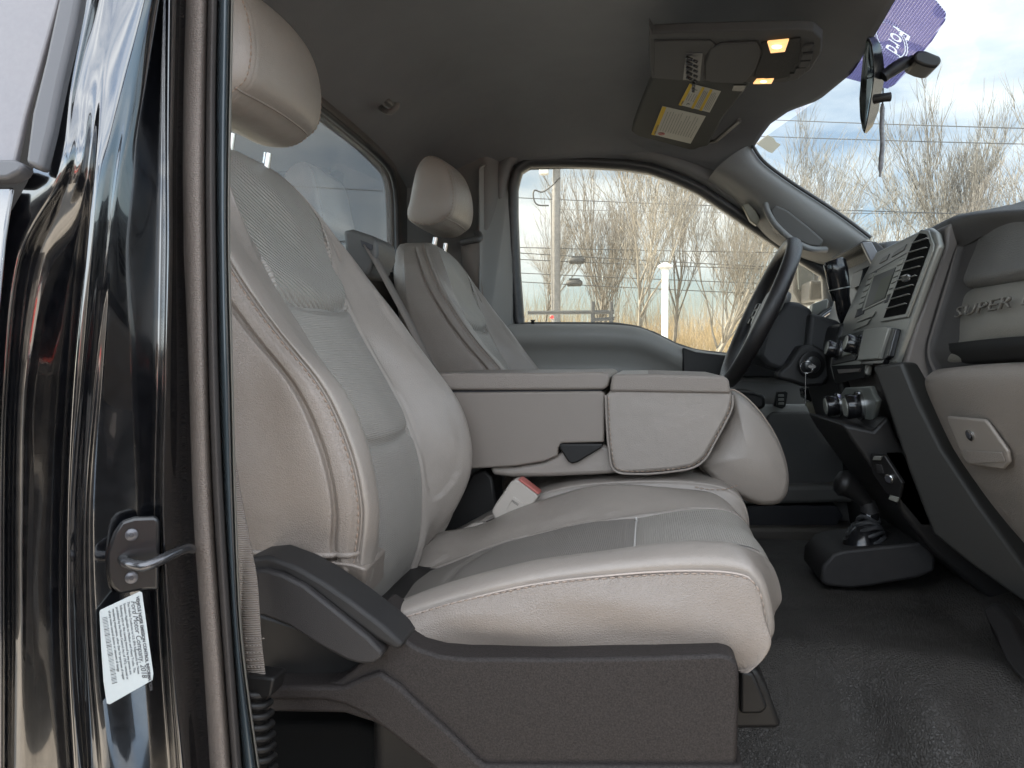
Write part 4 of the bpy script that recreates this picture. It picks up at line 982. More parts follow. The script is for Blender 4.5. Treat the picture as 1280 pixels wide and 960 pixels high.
# shoulder belt of the centre seat: dark guide housing by the rear window
cb = empty('center_belt_guide', P(455, 305, 1.55), 'dark belt guide with narrow strap rising behind the passenger seat', 'belt guide')
lat('guide_housing', [(428, 288), (440, 286), (464, 294), (471, 300), (472, 318), (460, 345), (440, 345), (432, 320)], 1.5, 1.62, plas_g, cb, .008)
lat('guide_slot', [(450, 300), (466, 306), (465, 313), (452, 308)], 1.498, 1.51, ink, cb, .001)
a_ = np.array([P(454, 306, 1.495), P(470, 335, 1.49), P(505, 400, 1.48), P(540, 470, 1.47)]); gridmesh('strap', np.stack([a_, a_+np.array([.008, .02, .004])], 1), web, cb, thick=.001)
setbase(cb)
db = empty('driver_belt', P(588, 320, 2.3), 'grey driver shoulder belt hanging from its loop on the far pillar', 'seat belt')
tube('belt_loop', cat([P(577, 303, 2.32), P(590, 300, 2.31), P(600, 298, 2.31), P(597, 290, 2.33)], 4), .011, plas_g, db, k=8)
a_ = np.array([P(576, 305, 2.32), P(578, 330, 2.33), P(584, 350, 2.34), P(590, 380, 2.35)]); b_ = np.array([P(599, 303, 2.31), P(600, 325, 2.32), P(602, 350, 2.33), P(606, 380, 2.34)])
gridmesh('webbing', np.stack([a_, b_], 1), web, db, thick=.0015); setbase(db)

# ================================================================== STEERING WHEEL AND COLUMN
CW = P(949, 392, 2.10); tl = R(24); e1 = np.array([math.sin(tl), 0, math.cos(tl)]); e2 = np.array([0, 1., 0]); ax = np.array([-math.cos(tl), 0, math.sin(tl)])
swl = empty('steering_wheel', CW, 'black leather steering wheel with silver spokes, seen nearly edge-on', 'steering wheel')
RW = .195
pts = [CW+RW*(e1*math.cos(t)+e2*math.sin(t)) for t in np.linspace(0, 2*math.pi, 97)[:-1]]
# rim ring built directly so that it closes cleanly
V = []; K = 14
for i, t in enumerate(np.linspace(0, 2*math.pi, 97)[:-1]):
    rd = e1*math.cos(t)+e2*math.sin(t)
    for k in range(K):
        a = 2*math.pi*k/K; V.append(CW+rd*(RW+.0165*math.cos(a))+ax*.0195*math.sin(a))
Fr = gridfaces(96, K, True, True); recalc(mesh('rim', V, Fr, mat('wheel_leather', (.018, .016, .016), .32, bump=[('vor', 500, .00015)]), swl))
hub = [CW-ax*.02+e2*y+e1*z for y, z in ((-.085, .05), (-.06, .075), (.06, .075), (.085, .05), (.08, -.04), (.045, -.085), (-.045, -.085), (-.08, -.04))]
prism('airbag_cover', [p+ax*.018 for p in hub], [p-ax*.03 for p in hub], mat('hub_grey', (.09, .088, .085), .4), swl, .014)
for sg in (-1, 1):
    sp_ = [CW+e2*sg*y+e1*z-ax*.012 for y, z in ((.07, .035), (RW-.008, .045), (RW-.008, .005), (.07, -.035))]
    s_ = prism('spoke', [p+ax*.012 for p in sp_], [p-ax*.012 for p in sp_], silver, swl, .005)
    for k in range(3):
        c = CW+e2*sg*.125+e1*(.028-k*.022)+ax*.002; box('spoke_button', c, (.004, .036, .015), plas_b, s_, .002, ax=[ax, e2, e1])
lo_ = [CW+e2*y-e1*z-ax*.012 for y, z in ((-.035, .075), (.035, .075), (.028, RW-.005), (-.028, RW-.005))]
prism('spoke', [p+ax*.01 for p in lo_], [p-ax*.012 for p in lo_], silver, swl, .005)
setbase(swl)
colm = empty('steering_column', P(1010, 430, 2.1), 'dark steering column shroud with ignition switch and stalks', 'steering column')
shr = mat('shroud', (.020, .020, .021), .5, spec=.3, bump=[('noise', 800, .0003)])
lat('column_shroud', [(958, 404), (972, 388), (984, 376), (1000, 378), (1016, 387), (1018, 430), (1006, 462), (985, 466), (960, 458), (948, 445)], 1.99, 2.21, shr, colm, .012)
lat('shroud_rear', [(1012, 390), (1052, 402), (1058, 430), (1050, 475), (1032, 482), (1006, 470), (1008, 430)], 1.96, 2.22, shr, colm, .012)
lat('ignition_housing', [(985, 455), (1000, 432), (1016, 430), (1034, 440), (1038, 470), (1030, 482), (1008, 484), (990, 478), (973, 474), (973, 466)], 1.93, 2.0, plas_b, colm, .008)
ign = plane3(P(1013, 455, 1.925), P(1030, 455, 1.935), P(1013, 475, 1.925))
disc('ignition_switch', 1013, 456, ign, .032, .010, plas_b, colm, k=28); disc('ignition_bezel', 1013, 456, ign, .020, .014, mat('ign_metal', (.08, .08, .08), .3, metal=.7), colm, k=24)
# column gear shifter, thick round grip
gs = cat([P(1070, 412, 1.95), P(1060, 402, 1.92), P(1055, 388, 1.90), P(1052, 370, 1.89)], 5)
tube('shift_stalk', gs, .017, black_sh, colm, k=16)
tube('shift_grip', [P(1051, 374, 1.89), P(1049, 360, 1.885), P(1046, 340, 1.88), P(1043, 328, 1.878), P(1042, 325, 1.878)], [.019, .023, .025, .025, .019], black_sh, colm, k=24)
tube('shift_grip_ring', [P(1049.3, 362, 1.885), P(1049, 360.5, 1.885)], .0245, silver, colm, k=24)
tube('turn_signal_stalk', cat([P(1020, 400, 2.22), P(1030, 392, 2.25), P(1040, 386, 2.28)], 4), .010, black_sh, colm, k=10)
lat('instrument_bezel_near', [(1013, 400), (1016, 380), (1034, 373), (1036, 376), (1032, 397), (1020, 404)], 2.26, 2.30, silver, colm, .003)
setbase(colm)
key = empty('ignition_key', onp(1008, 455, ign), 'key in the ignition with a ring and thin silver tag hanging down', 'key')
tube('key_head', [onp(1013, 455, ign)+ign[1]*.014, onp(1007, 457, ign)+ign[1]*.035, onp(1003, 458, ign)+ign[1]*.045], [.005, .006, .009], chrome, key, k=10, ry=.5)
kc = onp(998, 459, ign)+ign[1]*.04; rg_ = [kc+np.array([.014*math.cos(t), 0, .014*math.sin(t)]) for t in np.linspace(0, 2*math.pi, 25)[:-1]]
tube('key_ring', rg_, .0012, chrome, key, k=6, closed=True)
tube('key_tag', [kc+np.array([-.002, 0, -.013]), kc+np.array([-.002, 0, -.09])], .0016, chrome, key, k=6)
setbase(key)

# ================================================================== DASHBOARD
dash = empty('dashboard', g(.5, 1.6, -.1), 'taupe and dark dashboard with silver center stack, vents, knobs and glovebox', 'dashboard')
dk = mat('dash_dark', (.042, .040, .039), .55, spec=.3, bump=[('vor', 700, .00018)])
pad_m = mat('dash_pad', (.080, .077, .072), .40, bump=[('vor', 330, .0005)])
tp = mat('dash_taupe', (.20, .176, .155), .5, bump=[('vor', 420, .0004)])
brn = mat('stack_side', (.075, .066, .060), .5, bump=[('noise', 1200, .0003)])
# passenger upper pad (rounded) : columns run towards the camera
def pcol(pts, Y): return [P(u, v, Y) for u, v in pts]
def dashloft(name, tab, m, nu=5, nv=5, parent=dash, **k):
    C = np.array([[P(u, v, Y) for u, v in pts] for Y, pts in tab]); return gridmesh(name, surf(C, nu, nv), m, parent, **k)
# table: Y -> outline from the top rear over the face to the bottom
dashloft('dash_top_cover', [
 (2.42, [(1150, 312), (1105, 306), (1092, 305), (1088, 312), (1095, 330)]),
 (2.00, [(1190, 306), (1130, 302), (1112, 302), (1104, 310), (1108, 330)]),
 (1.82, [(1210, 300), (1150, 300), (1130, 302), (1112, 312), (1118, 330)]),
 (1.45, [(1250, 262), (1215, 268), (1180, 276), (1172, 290), (1178, 310)]),
 (1.38, [(1268, 255), (1235, 263), (1205, 267), (1192, 278), (1200, 310)]),
 (1.28, [(1320, 240), (1285, 254), (1252, 261), (1232, 268), (1242, 290)]),
 (1.10, [(1400, 236), (1370, 248), (1340, 256), (1318, 262), (1324, 285)]),
 (.85, [(1560, 232), (1530, 246), (1500, 252), (1478, 258), (1484, 280)])], dk, 6, 6)
dashloft('passenger_pad', [
 (1.33, [(1234, 276), (1228, 284), (1220, 308), (1211, 330), (1206, 346), (1209, 354), (1216, 361)]),
 (1.315, [(1256, 268), (1236, 276), (1226, 305), (1214, 332), (1207, 349), (1210, 357), (1218, 361)]),
 (1.22, [(1296, 260), (1270, 266), (1256, 300), (1246, 330), (1240, 343), (1243, 352), (1252, 358)]),
 (1.12, [(1345, 252), (1318, 260), (1302, 295), (1292, 322), (1286, 335), (1290, 344), (1298, 350)]),
 (.85, [(1520, 240), (1480, 250), (1460, 280), (1450, 305), (1444, 318), (1448, 326), (1456, 330)])], pad_m, 6, 6)
gp_m = mat('glove_panel', (.135, .128, .112), .34, bump=[('vor', 500, .0003)])
dashloft('glovebox_panel', [
 (1.345, [(1216, 366), (1206, 372), (1198, 395), (1191, 425), (1185, 445), (1190, 455), (1206, 458)]),
 (1.33, [(1222, 358), (1208, 366), (1199, 395), (1193, 425), (1188, 443), (1192, 453), (1208, 458)]),
 (1.20, [(1270, 352), (1253, 357), (1242, 384), (1236, 412), (1240, 432), (1250, 446), (1268, 452)]),
 (1.10, [(1322, 346), (1304, 350), (1290, 378), (1284, 408), (1290, 430), (1302, 444), (1320, 450)]),
 (.85, [(1490, 330), (1462, 336), (1440, 365), (1432, 400), (1440, 425), (1456, 440), (1480, 446)])], gp_m, 6, 6)
dashloft('dash_fascia', [
 (1.378, [(1209, 268), (1196, 305), (1180, 352), (1164, 405), (1156, 440), (1161, 470)]),
 (1.365, [(1222, 272), (1206, 310), (1194, 360), (1180, 405), (1172, 440), (1186, 470)]),
 (1.10, [(1360, 270), (1340, 310), (1328, 360), (1312, 400), (1306, 444), (1324, 462)]),
 (.85, [(1540, 250), (1520, 290), (1500, 340), (1486, 390), (1470, 430), (1496, 456)])], dk, 3, 4)
dashloft('lower_dash', [
 (1.40, [(1215, 470), (1180, 462), (1163, 466), (1156, 480), (1166, 510), (1192, 570), (1236, 640), (1290, 712), (1340, 780)]),
 (1.36, [(1225, 468), (1188, 460), (1168, 466), (1161, 480), (1172, 512), (1198, 572), (1244, 645), (1300, 716), (1350, 784)]),
 (1.22, [(1270, 462), (1238, 455), (1220, 460), (1214, 478), (1226, 515), (1256, 580), (1308, 660), (1372, 740), (1430, 810)]),
 (1.10, [(1330, 458), (1300, 452), (1280, 458), (1274, 478), (1288, 520), (1322, 590), (1380, 680), (1450, 770), (1510, 850)]),
 (.85, [(1490, 452), (1460, 448), (1440, 456), (1436, 480), (1452, 530), (1490, 610), (1570, 730), (1650, 840), (1700, 900)])], tp, 6, 6)
dashloft('undercut_shade', [  # dark sheet standing in for the shade under the glovebox panel
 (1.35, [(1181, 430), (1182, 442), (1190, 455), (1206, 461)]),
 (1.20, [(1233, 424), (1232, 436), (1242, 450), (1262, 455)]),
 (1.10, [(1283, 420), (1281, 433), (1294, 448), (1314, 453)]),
 (.85, [(1432, 412), (1428, 426), (1446, 443), (1474, 449)])], mat('undercut_shade_dark', (.012, .012, .012), .7, spec=.15), 4, 4)
# glovebox latch plate and its lock
lpn = plane3(P(1190, 518, 1.30), P(1250, 528, 1.185), P(1212, 582, 1.305))
lt_ = plate('glovebox_latch', [(1191, 518), (1238, 522), (1243, 527), (1268, 562), (1270, 575), (1262, 584), (1218, 578), (1212, 572), (1192, 524)], lpn, .006, mat('latch_taupe', (.205, .182, .16), .42), dash, .003, lift=.004)
plate('latch_pull', [(1212, 560), (1262, 562), (1266, 574), (1224, 576)], lpn, .002, tp, lt_, .001, lift=.0105)
disc('lock', 1221, 541, lpn, .0085, .003, chrome, lt_, .010, k=20); disc('keyhole', 1221, 541, lpn, .005, .001, ink, lt_, .0128, k=12)
# SUPER lettering on the glovebox panel
tpn = plane3(P(1200, 395, 1.33), P(1280, 380, 1.115), P(1196, 412, 1.33))
ta, tb = onp(1201, 399, tpn), onp(1283, 384, tpn)
text('panel_lettering', 'SUPER DUTY', ta+tpn[1]*.010, tb-ta, onp(1206, 380, tpn)-onp(1200, 399, tpn), .024, mat('letter_edge', (.04, .035, .03), .45), dash, extrude=.0008, space=1.1, bold=.0001, shear=.12, xs=2.75)
text('panel_lettering', 'SUPER DUTY', ta+tpn[1]*.0118, tb-ta, onp(1206, 380, tpn)-onp(1200, 399, tpn), .024, gp_m, dash, extrude=.0008, space=1.1, bold=-.0006, shear=.12, xs=2.75)
# ---- centre stack
SP = (g(.476, 1.4, .215), None)
T0, T1 = g(.482, 1.4, .215), g(.428, 1.4, -.011)
sv = (T1-T0)/np.linalg.norm(T1-T0); sn = np.cross(np.array([0, 1., 0]), sv); sn = sn if sn[0] < 0 else -sn
SP = (T0, sn)
body = [P(u, v, 1.385) for u, v in ((1205, 272), (1183, 282), (1181, 308), (1146, 402), (1131, 452), (1149, 504), (1177, 560), (1225, 632), (1300, 735), (1400, 760), (1400, 300))]
A = np.array(body); B = A.copy(); B[:, 1] = 1.82
prism('stack_body', A, B, brn, dash, .006)
plas_dk = mat('stack_dark', (.016, .016, .015), .45, spec=.3, bump=[('noise', 900, .0002)])
# near dark facet below the silver part
fa = [(1089, 458), (1128, 452), (1149, 504), (1177, 560), (1225, 632), (1300, 735), (1300, 768), (1215, 708), (1165, 668), (1135, 590), (1105, 500)]
A = np.array([onp(u, v, (P(1128, 452, 1.37), np.array([-.55, -.83, -.1])/np.linalg.norm([.55, .83, .1]))) for u, v in fa])
prism('stack_lower_facet', A, A+np.array([.05, .03, 0]), plas_dk, dash, .006)
face = [(1103, 316), (1130, 303), (1160, 289), (1170, 286), (1178, 292), (1182, 308), (1170, 340), (1148, 402), (1130, 452), (1128, 456), (1092, 458), (1089, 470), (1048, 476), (1044, 460), (1046, 440), (1062, 400), (1080, 360)]
st = plate('stack_face', face, SP, .012, silver, dash, .004)
sil2 = mat('silver_flat', (.21, .21, .185), .4, metal=.3)
plate('top_control_strip', [(1106, 322), (1158, 294), (1150, 314), (1092, 346)], SP, .0015, mat('strip_grey', (.20, .20, .19), .4), st, .0005, lift=.012)
for q in ([(1113, 324), (1122, 319), (1118, 327), (1108, 332)], [(1128, 317), (1144, 307), (1140, 315), (1124, 324)]):
    plate('button', q, SP, .003, mat('btn', (.10, .10, .10), .4), st, .001, lift=.0125)
# screen with its frame
scr = plate('display_frame', [(1100, 344), (1132, 332), (1117, 377), (1086, 391)], SP, .002, sil2, st, .001, lift=.012)
plate('display', [(1102, 347), (1130, 336), (1116, 375), (1090, 387)], SP, .0015, screen, scr, .0005, lift=.0135)
plate('display_glow', [(1112, 351), (1126, 345), (1116, 374), (1101, 380)], SP, .0008, mat('lcd', (.075, .08, .06), .5, spec=.2), scr, .0002, lift=.0148)
plate('button_gap', [(1095, 344), (1104, 340), (1087, 394), (1076, 399)], SP, .001, ink, st, .0002, lift=.0122)
plate('button_gap', [(1133, 327), (1145, 322), (1127, 376), (1114, 381)], SP, .001, ink, st, .0002, lift=.0122)
for k in range(6):
    f = k/6.; u0 = 1096-f*17; v0 = 345+f*46
    plate('button', [(u0, v0), (u0+6.5, v0-3), (u0+4.2, v0+3.5), (u0-2.4, v0+6.5)], SP, .0025, sil2, st, .0008, lift=.0125)
    u0 = 1134-f*16.5; v0 = 328+f*45
    plate('button', [(u0, v0), (u0+7, v0-3), (u0+4.6, v0+3.5), (u0-2.4, v0+6.2)], SP, .0025, sil2, st, .0008, lift=.0125)
for q in ([(1085, 398), (1104, 391), (1100, 398), (1080, 405)], [(1080, 407), (1098, 400), (1093, 408), (1075, 415)]):
    plate('button', q, SP, .0025, sil2, st, .001, lift=.0125)
# vent
vf = [(1163, 289), (1172, 290), (1179, 308), (1178, 316), (1146, 399), (1111, 405), (1152, 300)]
vt = plate('air_vent', vf, SP, .004, silver, dash, .0015, lift=.012)
vi = [(1162, 294), (1170, 295), (1176, 309), (1144, 395), (1116, 400), (1153, 306)]
plate('vent_cavity', vi, SP, .001, mat('cavity', (.006, .006, .006), .95, spec=.05), vt, .0003, lift=.0161)
for k in range(8):
    f = (k+.6)/8.4; vl = 300+f*98; ul = 1156.5-(vl-300)*.402; vr = vl-6.5; ur = 1174-(max(0, vr-309))*.372
    p0 = onp(ul, vl, SP)+sn*.018; p1 = onp(ur, vr, SP)+sn*.018
    d_ = (p1-p0)/np.linalg.norm(p1-p0); c = (p0+p1)/2
    box('vane', c, (np.linalg.norm(p1-p0), .006, .0009), mat('vane', (.30, .30, .28), .35) if k == 0 else bpy.data.materials['vane'], vt, .0006, ax=[d_, sn, np.cross(d_, sn)])
tb_ = onp(1146, 350, SP)+sn*.024; prism('vent_tab', [tb_+np.array([0, -.022, .004]), tb_+np.array([0, .018, .004]), tb_+np.array([.004, .018, -.009]), tb_+np.array([.004, -.022, -.009])], [q+sn*-.012 for q in [tb_+np.array([0, -.022, .004]), tb_+np.array([0, .018, .004]), tb_+np.array([.004, .018, -.009]), tb_+np.array([.004, -.022, -.009])]], mat('tab', (.2, .2, .2), .2, metal=.7), vt, .003)
# coin tray door
plate('tray_door', [(1098, 416), (1127, 412), (1131, 414), (1118, 453), (1090, 455)], SP, .016, silver, dash, .002, lift=.012)
plate('tray_edge', [(1129, 413), (1136, 414), (1127, 449), (1118, 455)], SP, .010, black_sh, dash, .002, lift=.012)
plate('tray_base', [(1091, 455), (1122, 453), (1119, 458), (1090, 459)], SP, .010, black_sh, dash, .001, lift=.012)
# radio knobs with their black strip
plate('radio_panel', [(1054, 424), (1092, 414), (1090, 428), (1078, 452), (1048, 458)], SP, .003, plas_dk, dash, .001, lift=.012)
plate('radio_buttons', [(1068, 428), (1077, 425), (1073, 445), (1063, 448)], SP, .004, sil2, dash, .001, lift=.0145)
def knob(u, v, pl, r, lift, nm='knob', mark=chrome):
    c = onp(u, v, pl)+pl[1]*lift; n_ = pl[1]
    k_ = tube(nm, [c-n_*.004, c+n_*.003, c+n_*.0035, c+n_*.022, c+n_*.025], [r*1.12, r*1.12, r*.96, r, r*.9], black_sh, dash, k=32)
    tube('knob_ring', [c-n_*.005, c+n_*.002], r*1.2, chrome, k_, k=32)
    tube('knob_cap', [c+n_*.0245, c+n_*.0262, c+n_*.0268], [r*.78, r*.76, r*.6], sil2, k_, k=28)
    return k_
knob(1057, 440, SP, .019, .016); knob(1083, 434, SP, .019, .016)
# flat black plate painting in the shade of the recess under the radio
plate('slot_shade', [(1047, 459), (1089, 457), (1089, 474), (1052, 482)], SP, .001, mat('slot_shade_black', (.008, .008, .008), .8, spec=.1), dash, .0003, lift=.0125)
plate('slot_lip', [(1056, 464), (1086, 463), (1084, 467), (1058, 469)], SP, .003, mat('slot_brown', (.06, .05, .045), .5), dash, .0005, lift=.0135)
# climate panel
CPp = plane3(P(1052, 485, 1.74), P(1096, 485, 1.50), P(1058, 535, 1.74))
hv = [(1062, 484), (1094, 482), (1098, 492), (1103, 500), (1098, 522), (1088, 536), (1055, 530), (1050, 515), (1054, 496)]
cp = plate('climate_panel', hv, CPp, .010, mat('climate_grey', (.13, .14, .13), .4, metal=.3), dash, .003)
plate('climate_buttons', [(1068, 492), (1080, 492), (1078, 516), (1065, 516)], CPp, .004, plas_b, cp, .001, lift=.010)
for q in ((1071, 495), (1068, 511)): disc('indicator', q[0], q[1], CPp, .0022, .0006, amber, cp, .0142, k=8)
knob(1056, 505, CPp, .022, .014); knob(1083, 506, CPp, .024, .014)
lat('stack_lower_block', [(1052, 530), (1092, 538), (1110, 520), (1120, 545), (1190, 660), (1150, 660), (1100, 600), (1064, 550)], 1.46, 1.76, plas_b, dash, .006)
# sockets low on the stack
slp = plane3(P(1100, 570, 1.44), P(1130, 575, 1.40), P(1112, 610, 1.44))
plate('power_outlet_panel', [(1092, 566), (1110, 568), (1132, 602), (1128, 622), (1112, 616), (1094, 590)], slp, .008, plas_b, dash, .002)
disc('power_outlet', 1117, 596, slp, .009, .006, chrome, dash, .008, k=20); disc('power_outlet_hole', 1117, 596, slp, .0065, .001, ink, dash, .0138, k=16)
plate('switch', [(1098, 568), (1108, 568), (1106, 573), (1096, 573)], slp, .004, silver, dash, .001, lift=.008)
plate('switch', [(1100, 578), (1107, 579), (1110, 590), (1102, 589)], slp, .003, plas_d, dash, .001, lift=.008)
plate('switch', [(1117, 617), (1128, 620), (1126, 626), (1115, 622)], slp, .004, sil2, dash, .001, lift=.006)
lat('stack_foot', [(1100, 560), (1160, 560), (1225, 650), (1290, 745), (1300, 790), (1225, 740), (1165, 690), (1125, 640)], 1.46, 1.76, plas_b, dash, .008)
# driver side: instrument hood and cluster
hood = lat('instrument_hood', [(1074, 305), (1080, 300), (1096, 302), (1112, 316), (1124, 336), (1112, 338), (1099, 322), (1090, 311), (1079, 309)], 1.87, 2.16, dk, dash, .004)
lat('instrument_cluster', [(1094, 318), (1106, 326), (1098, 400), (1072, 412), (1066, 402), (1080, 360)], 1.90, 2.18, mat('cluster_dark', (.012, .012, .013), .35), dash, .004)
lat('cluster_display', [(1079, 336), (1090, 331), (1086, 352), (1074, 358)], 1.91, 2.0, screen, dash, .002)
lat('hood_side_trim', [(1077, 303), (1090, 302), (1100, 320), (1093, 335), (1084, 318)], 1.855, 1.87, mat('hood_trim', (.13, .13, .14), .35), dash, .003)
lat('driver_lower_dash', [(1050, 404), (1110, 400), (1110, 520), (1070, 560), (1052, 500), (1046, 470), (1044, 430)], 1.84, 2.20, plas_b, dash, .01)
lat('knee_panel', [(1020, 500), (1034, 500), (1048, 512), (1068, 532), (1112, 596), (1130, 640), (1110, 640), (1078, 590), (1050, 548), (1030, 522)], 2.20, 2.40, mat('kick_cream', (.33, .31, .22), .4), dash, .008)
lat('hood_release', [(1004, 486), (1012, 484), (1018, 492), (1014, 503), (1006, 498)], 2.24, 2.30, black_sh, dash, .003)
lat('driver_vent', [(1000, 458), (1006, 456), (1008, 462), (1003, 470)], 2.34, 2.38, silver, dash, .002)
lat('firewall_carpet', [(1120, 560), (1200, 560), (1300, 800), (1150, 800), (1130, 660)], 1.9, 2.45, carpet, dash, .01)
setbase(dash)
# side mirror outside
sm = empty('side_mirror', P(1005, 350, 2.8), 'dark towing side mirror outside the driver window', 'side mirror')
lat('mirror_housing', [(992, 318), (1000, 313), (1018, 318), (1024, 330), (1024, 372), (1016, 382), (1000, 380), (992, 365)], 2.72, 2.95, plas_b, sm, .02)
lat('mirror_arm', [(1012, 350), (1050, 352), (1050, 370), (1012, 376)], 2.58, 2.74, plas_b, sm, .01)
lat('mirror_glass', [(996, 322), (1001, 318), (1014, 322), (1018, 332), (1018, 362), (1012, 366), (998, 362)], 2.712, 2.73, mat('mirror_face', (.05, .06, .06), .25), sm, .003)
setbase(sm)

# ================================================================== TRANSFER CASE SHIFTER
sh = empty('floor_shifter', P(1090, 720, 1.6), 'black floor shift lever with round knob and rubber boot on its plastic box', 'shift lever')
bx0 = [(1028, 708), (1042, 692), (1056, 688), (1110, 682), (1155, 677), (1166, 684), (1170, 698), (1169, 714), (1150, 722), (1090, 733), (1065, 736), (1034, 733), (1026, 728)]
A = np.array([P(u, v, 1.53) for u, v in bx0]); B = A.copy(); B[:, 1] = 1.70
mid = A.mean(0)
prism('shifter_box', A, B, plas_d, sh, .006, seg=3)
c0 = P(1095, 690, 1.60)
tube('boot', cat([P(1078, 694, 1.58), P(1079, 678, 1.58), P(1083, 662, 1.585), P(1086, 650, 1.59), P(1086, 640, 1.59)], 5), np.interp(np.linspace(0, 1, 21), [0, .2, .5, .8, 1], [.050, .036, .024, .019, .015]), black_sh, sh, k=20)
for k in range(7): 
    z = P(1081+k*.7, 684-k*6, 1.585); rr = .040-.0035*k
    tube('boot_fold', [z+np.array([rr*math.cos(t), rr*math.sin(t), .006*math.sin(t*2+k)]) for t in np.linspace(0, 2*math.pi, 25)[:-1]], .004, rubber, sh, k=6, closed=True)
tube('lever', cat([P(1087, 648, 1.59), P(1086, 630, 1.59), P(1078, 618, 1.59)], 4), .008, black_sh, sh, k=12)
tube('lever_collar', [P(1088, 641, 1.59), P(1084, 628, 1.59)], [.017, .015], plas_d, sh, k=16)
kp = cat([P(1086, 634, 1.59), P(1081, 627, 1.59), P(1074, 619, 1.59), P(1066, 611, 1.59), P(1057, 605, 1.59), P(1049, 602, 1.59), P(1043, 600, 1.59)], 3)
tube('shift_knob', kp, np.interp(np.linspace(0, 1, len(kp)), [0, .25, .5, .72, .9, 1], [.012, .014, .021, .027, .020, .004]), plas_b, sh, k=24)
tube('boot_wedge', [P(1108, 694, 1.62), P(1104, 672, 1.62), P(1100, 660, 1.61)], [.05, .022, .004], plas_b, sh, k=4)
setbase(sh)

# ================================================================== OVERHEAD CONSOLE, VISOR, MIRROR, BANNER
oc = empty('overhead_console', P(920, 60, 1.6), 'grey overhead console with two lit map lamps and a row of switches', 'overhead console')
OP = plane3(P(820, 30, 1.50), P(1030, 35, 1.50), P(830, 90, 1.80))
om = mat('overhead_grey', (.050, .050, .051), .75, spec=.08, bump=[('noise', 700, .0003)])
base = [(808, -2), (812, 20), (817, 30), (850, 28), (1000, 24), (1018, 26), (1029, 36), (1028, 55), (1015, 76), (998, 89), (980, 93), (900, 92), (815, 88), (812, 60), (806, 20)]
o = plate('console_shell', base[1:-1], OP, .018, om, oc, .006, smooth=0)
plate('rear_panel', [(819, 38), (890, 37), (896, 42), (882, 56), (882, 88), (819, 86)], OP, .003, om, o, .001, lift=.018)
plate('cable_bay', [(859, 52), (880, 52), (876, 88), (855, 87)], OP, .002, ink, oc, .0005, lift=.0205)
coil = []
for k in range(5):
    c = onp(863, 56+k*6.6, OP)+OP[1]*.028; coil.append(tubegeo([c+RT*-.006+UP*.004, c+RT*.007-UP*.001], .0034, 8))
    c = onp(871, 58+k*6.6, OP)+OP[1]*.030; coil.append(tubegeo([c+RT*-.004+UP*.003, c+RT*.005-UP*.001], .0028, 8))
for k in range(3): c = onp(869-k*.3, 88+k*4, OP)+OP[1]*.030; coil.append(tubegeo([c+UP*.005, c-UP*.004], .0035, 8))
merge('coiled_cord', coil, black_sh, oc)
plate('glasses_holder', [(884, 84), (883, 64), (890, 46), (902, 40), (948, 38), (953, 50), (946, 72), (936, 86), (930, 91), (890, 90)], OP, .005, om, oc, .003, lift=.018)
plate('speaker_grille', [(955, 52), (953, 40), (1002, 33), (1003, 46), (998, 66), (985, 84), (970, 87), (943, 84)], OP, .003, mat('grille', (.035, .035, .035), .8, spec=.08, bump=[('vor', 500, .001)]), oc, .001, lift=.018)
lm = plate('map_lamp', [(961, 37), (988, 34), (983, 49), (965, 51)], OP, .004, lampm, oc, .001, lift=.0195, label='lit rear map lamp')
disc('bulb', 973, 42, OP, .009, .003, lampc, lm, .0225, k=16)
lm2 = plate('map_lamp', [(947, 86.5), (969, 85), (966, 91), (943, 91.5)], OP, .004, lampm, oc, .001, lift=.0195, label='lit front map lamp')
disc('bulb', 956, 88, OP, .007, .003, lampc, lm2, .0215, k=16)
for k, (u, v) in enumerate(((1012, 46), (1011, 57), (1008, 67), (1002, 76), (995, 83))):
    plate('switch_button', [(u-6, v-4), (u+7, v-5), (u+5, v+3), (u-8, v+4)], OP, .004, mat('ovh_btn', (.035, .035, .037), .7, spec=.1) if k == 0 else bpy.data.materials['ovh_btn'], oc, .0015, lift=.018)
setbase(oc)
vz = empty('sun_visor', P(860, 130, 2.0), 'grey driver sun visor folded up, carrying two warning labels', 'sun visor')
VP_ = plane3(P(815, 92, 1.84), P(940, 96, 1.84), P(795, 160, 2.22))
vsm = mat('visor_vinyl', (.052, .053, .050), .8, spec=.06, bump=[('vor', 500, .0003)])
plate('visor_body', [(814, 90), (825, 87), (935, 94), (938, 98), (905, 140), (886, 176), (876, 178), (870, 181), (862, 181), (830, 172), (798, 164), (790, 158), (792, 148), (802, 120)], VP_, .016, vsm, vz, .007)
tube('visor_rod', [onp(870, 180, VP_), onp(895, 176, VP_), onp(925, 150, VP_)], .006, plas_g, vz, k=8)
def label(px, stripes, name, words):
    # px: tl, tr, br, bl as the label reads in the photo (its text runs up-left)
    l_ = plate(name, px, VP_, .0012, white_p, vz, .0002, lift=.0165)
    q = [onp(u, v, VP_)+VP_[1]*.0182 for u, v in px]
    return l_, q
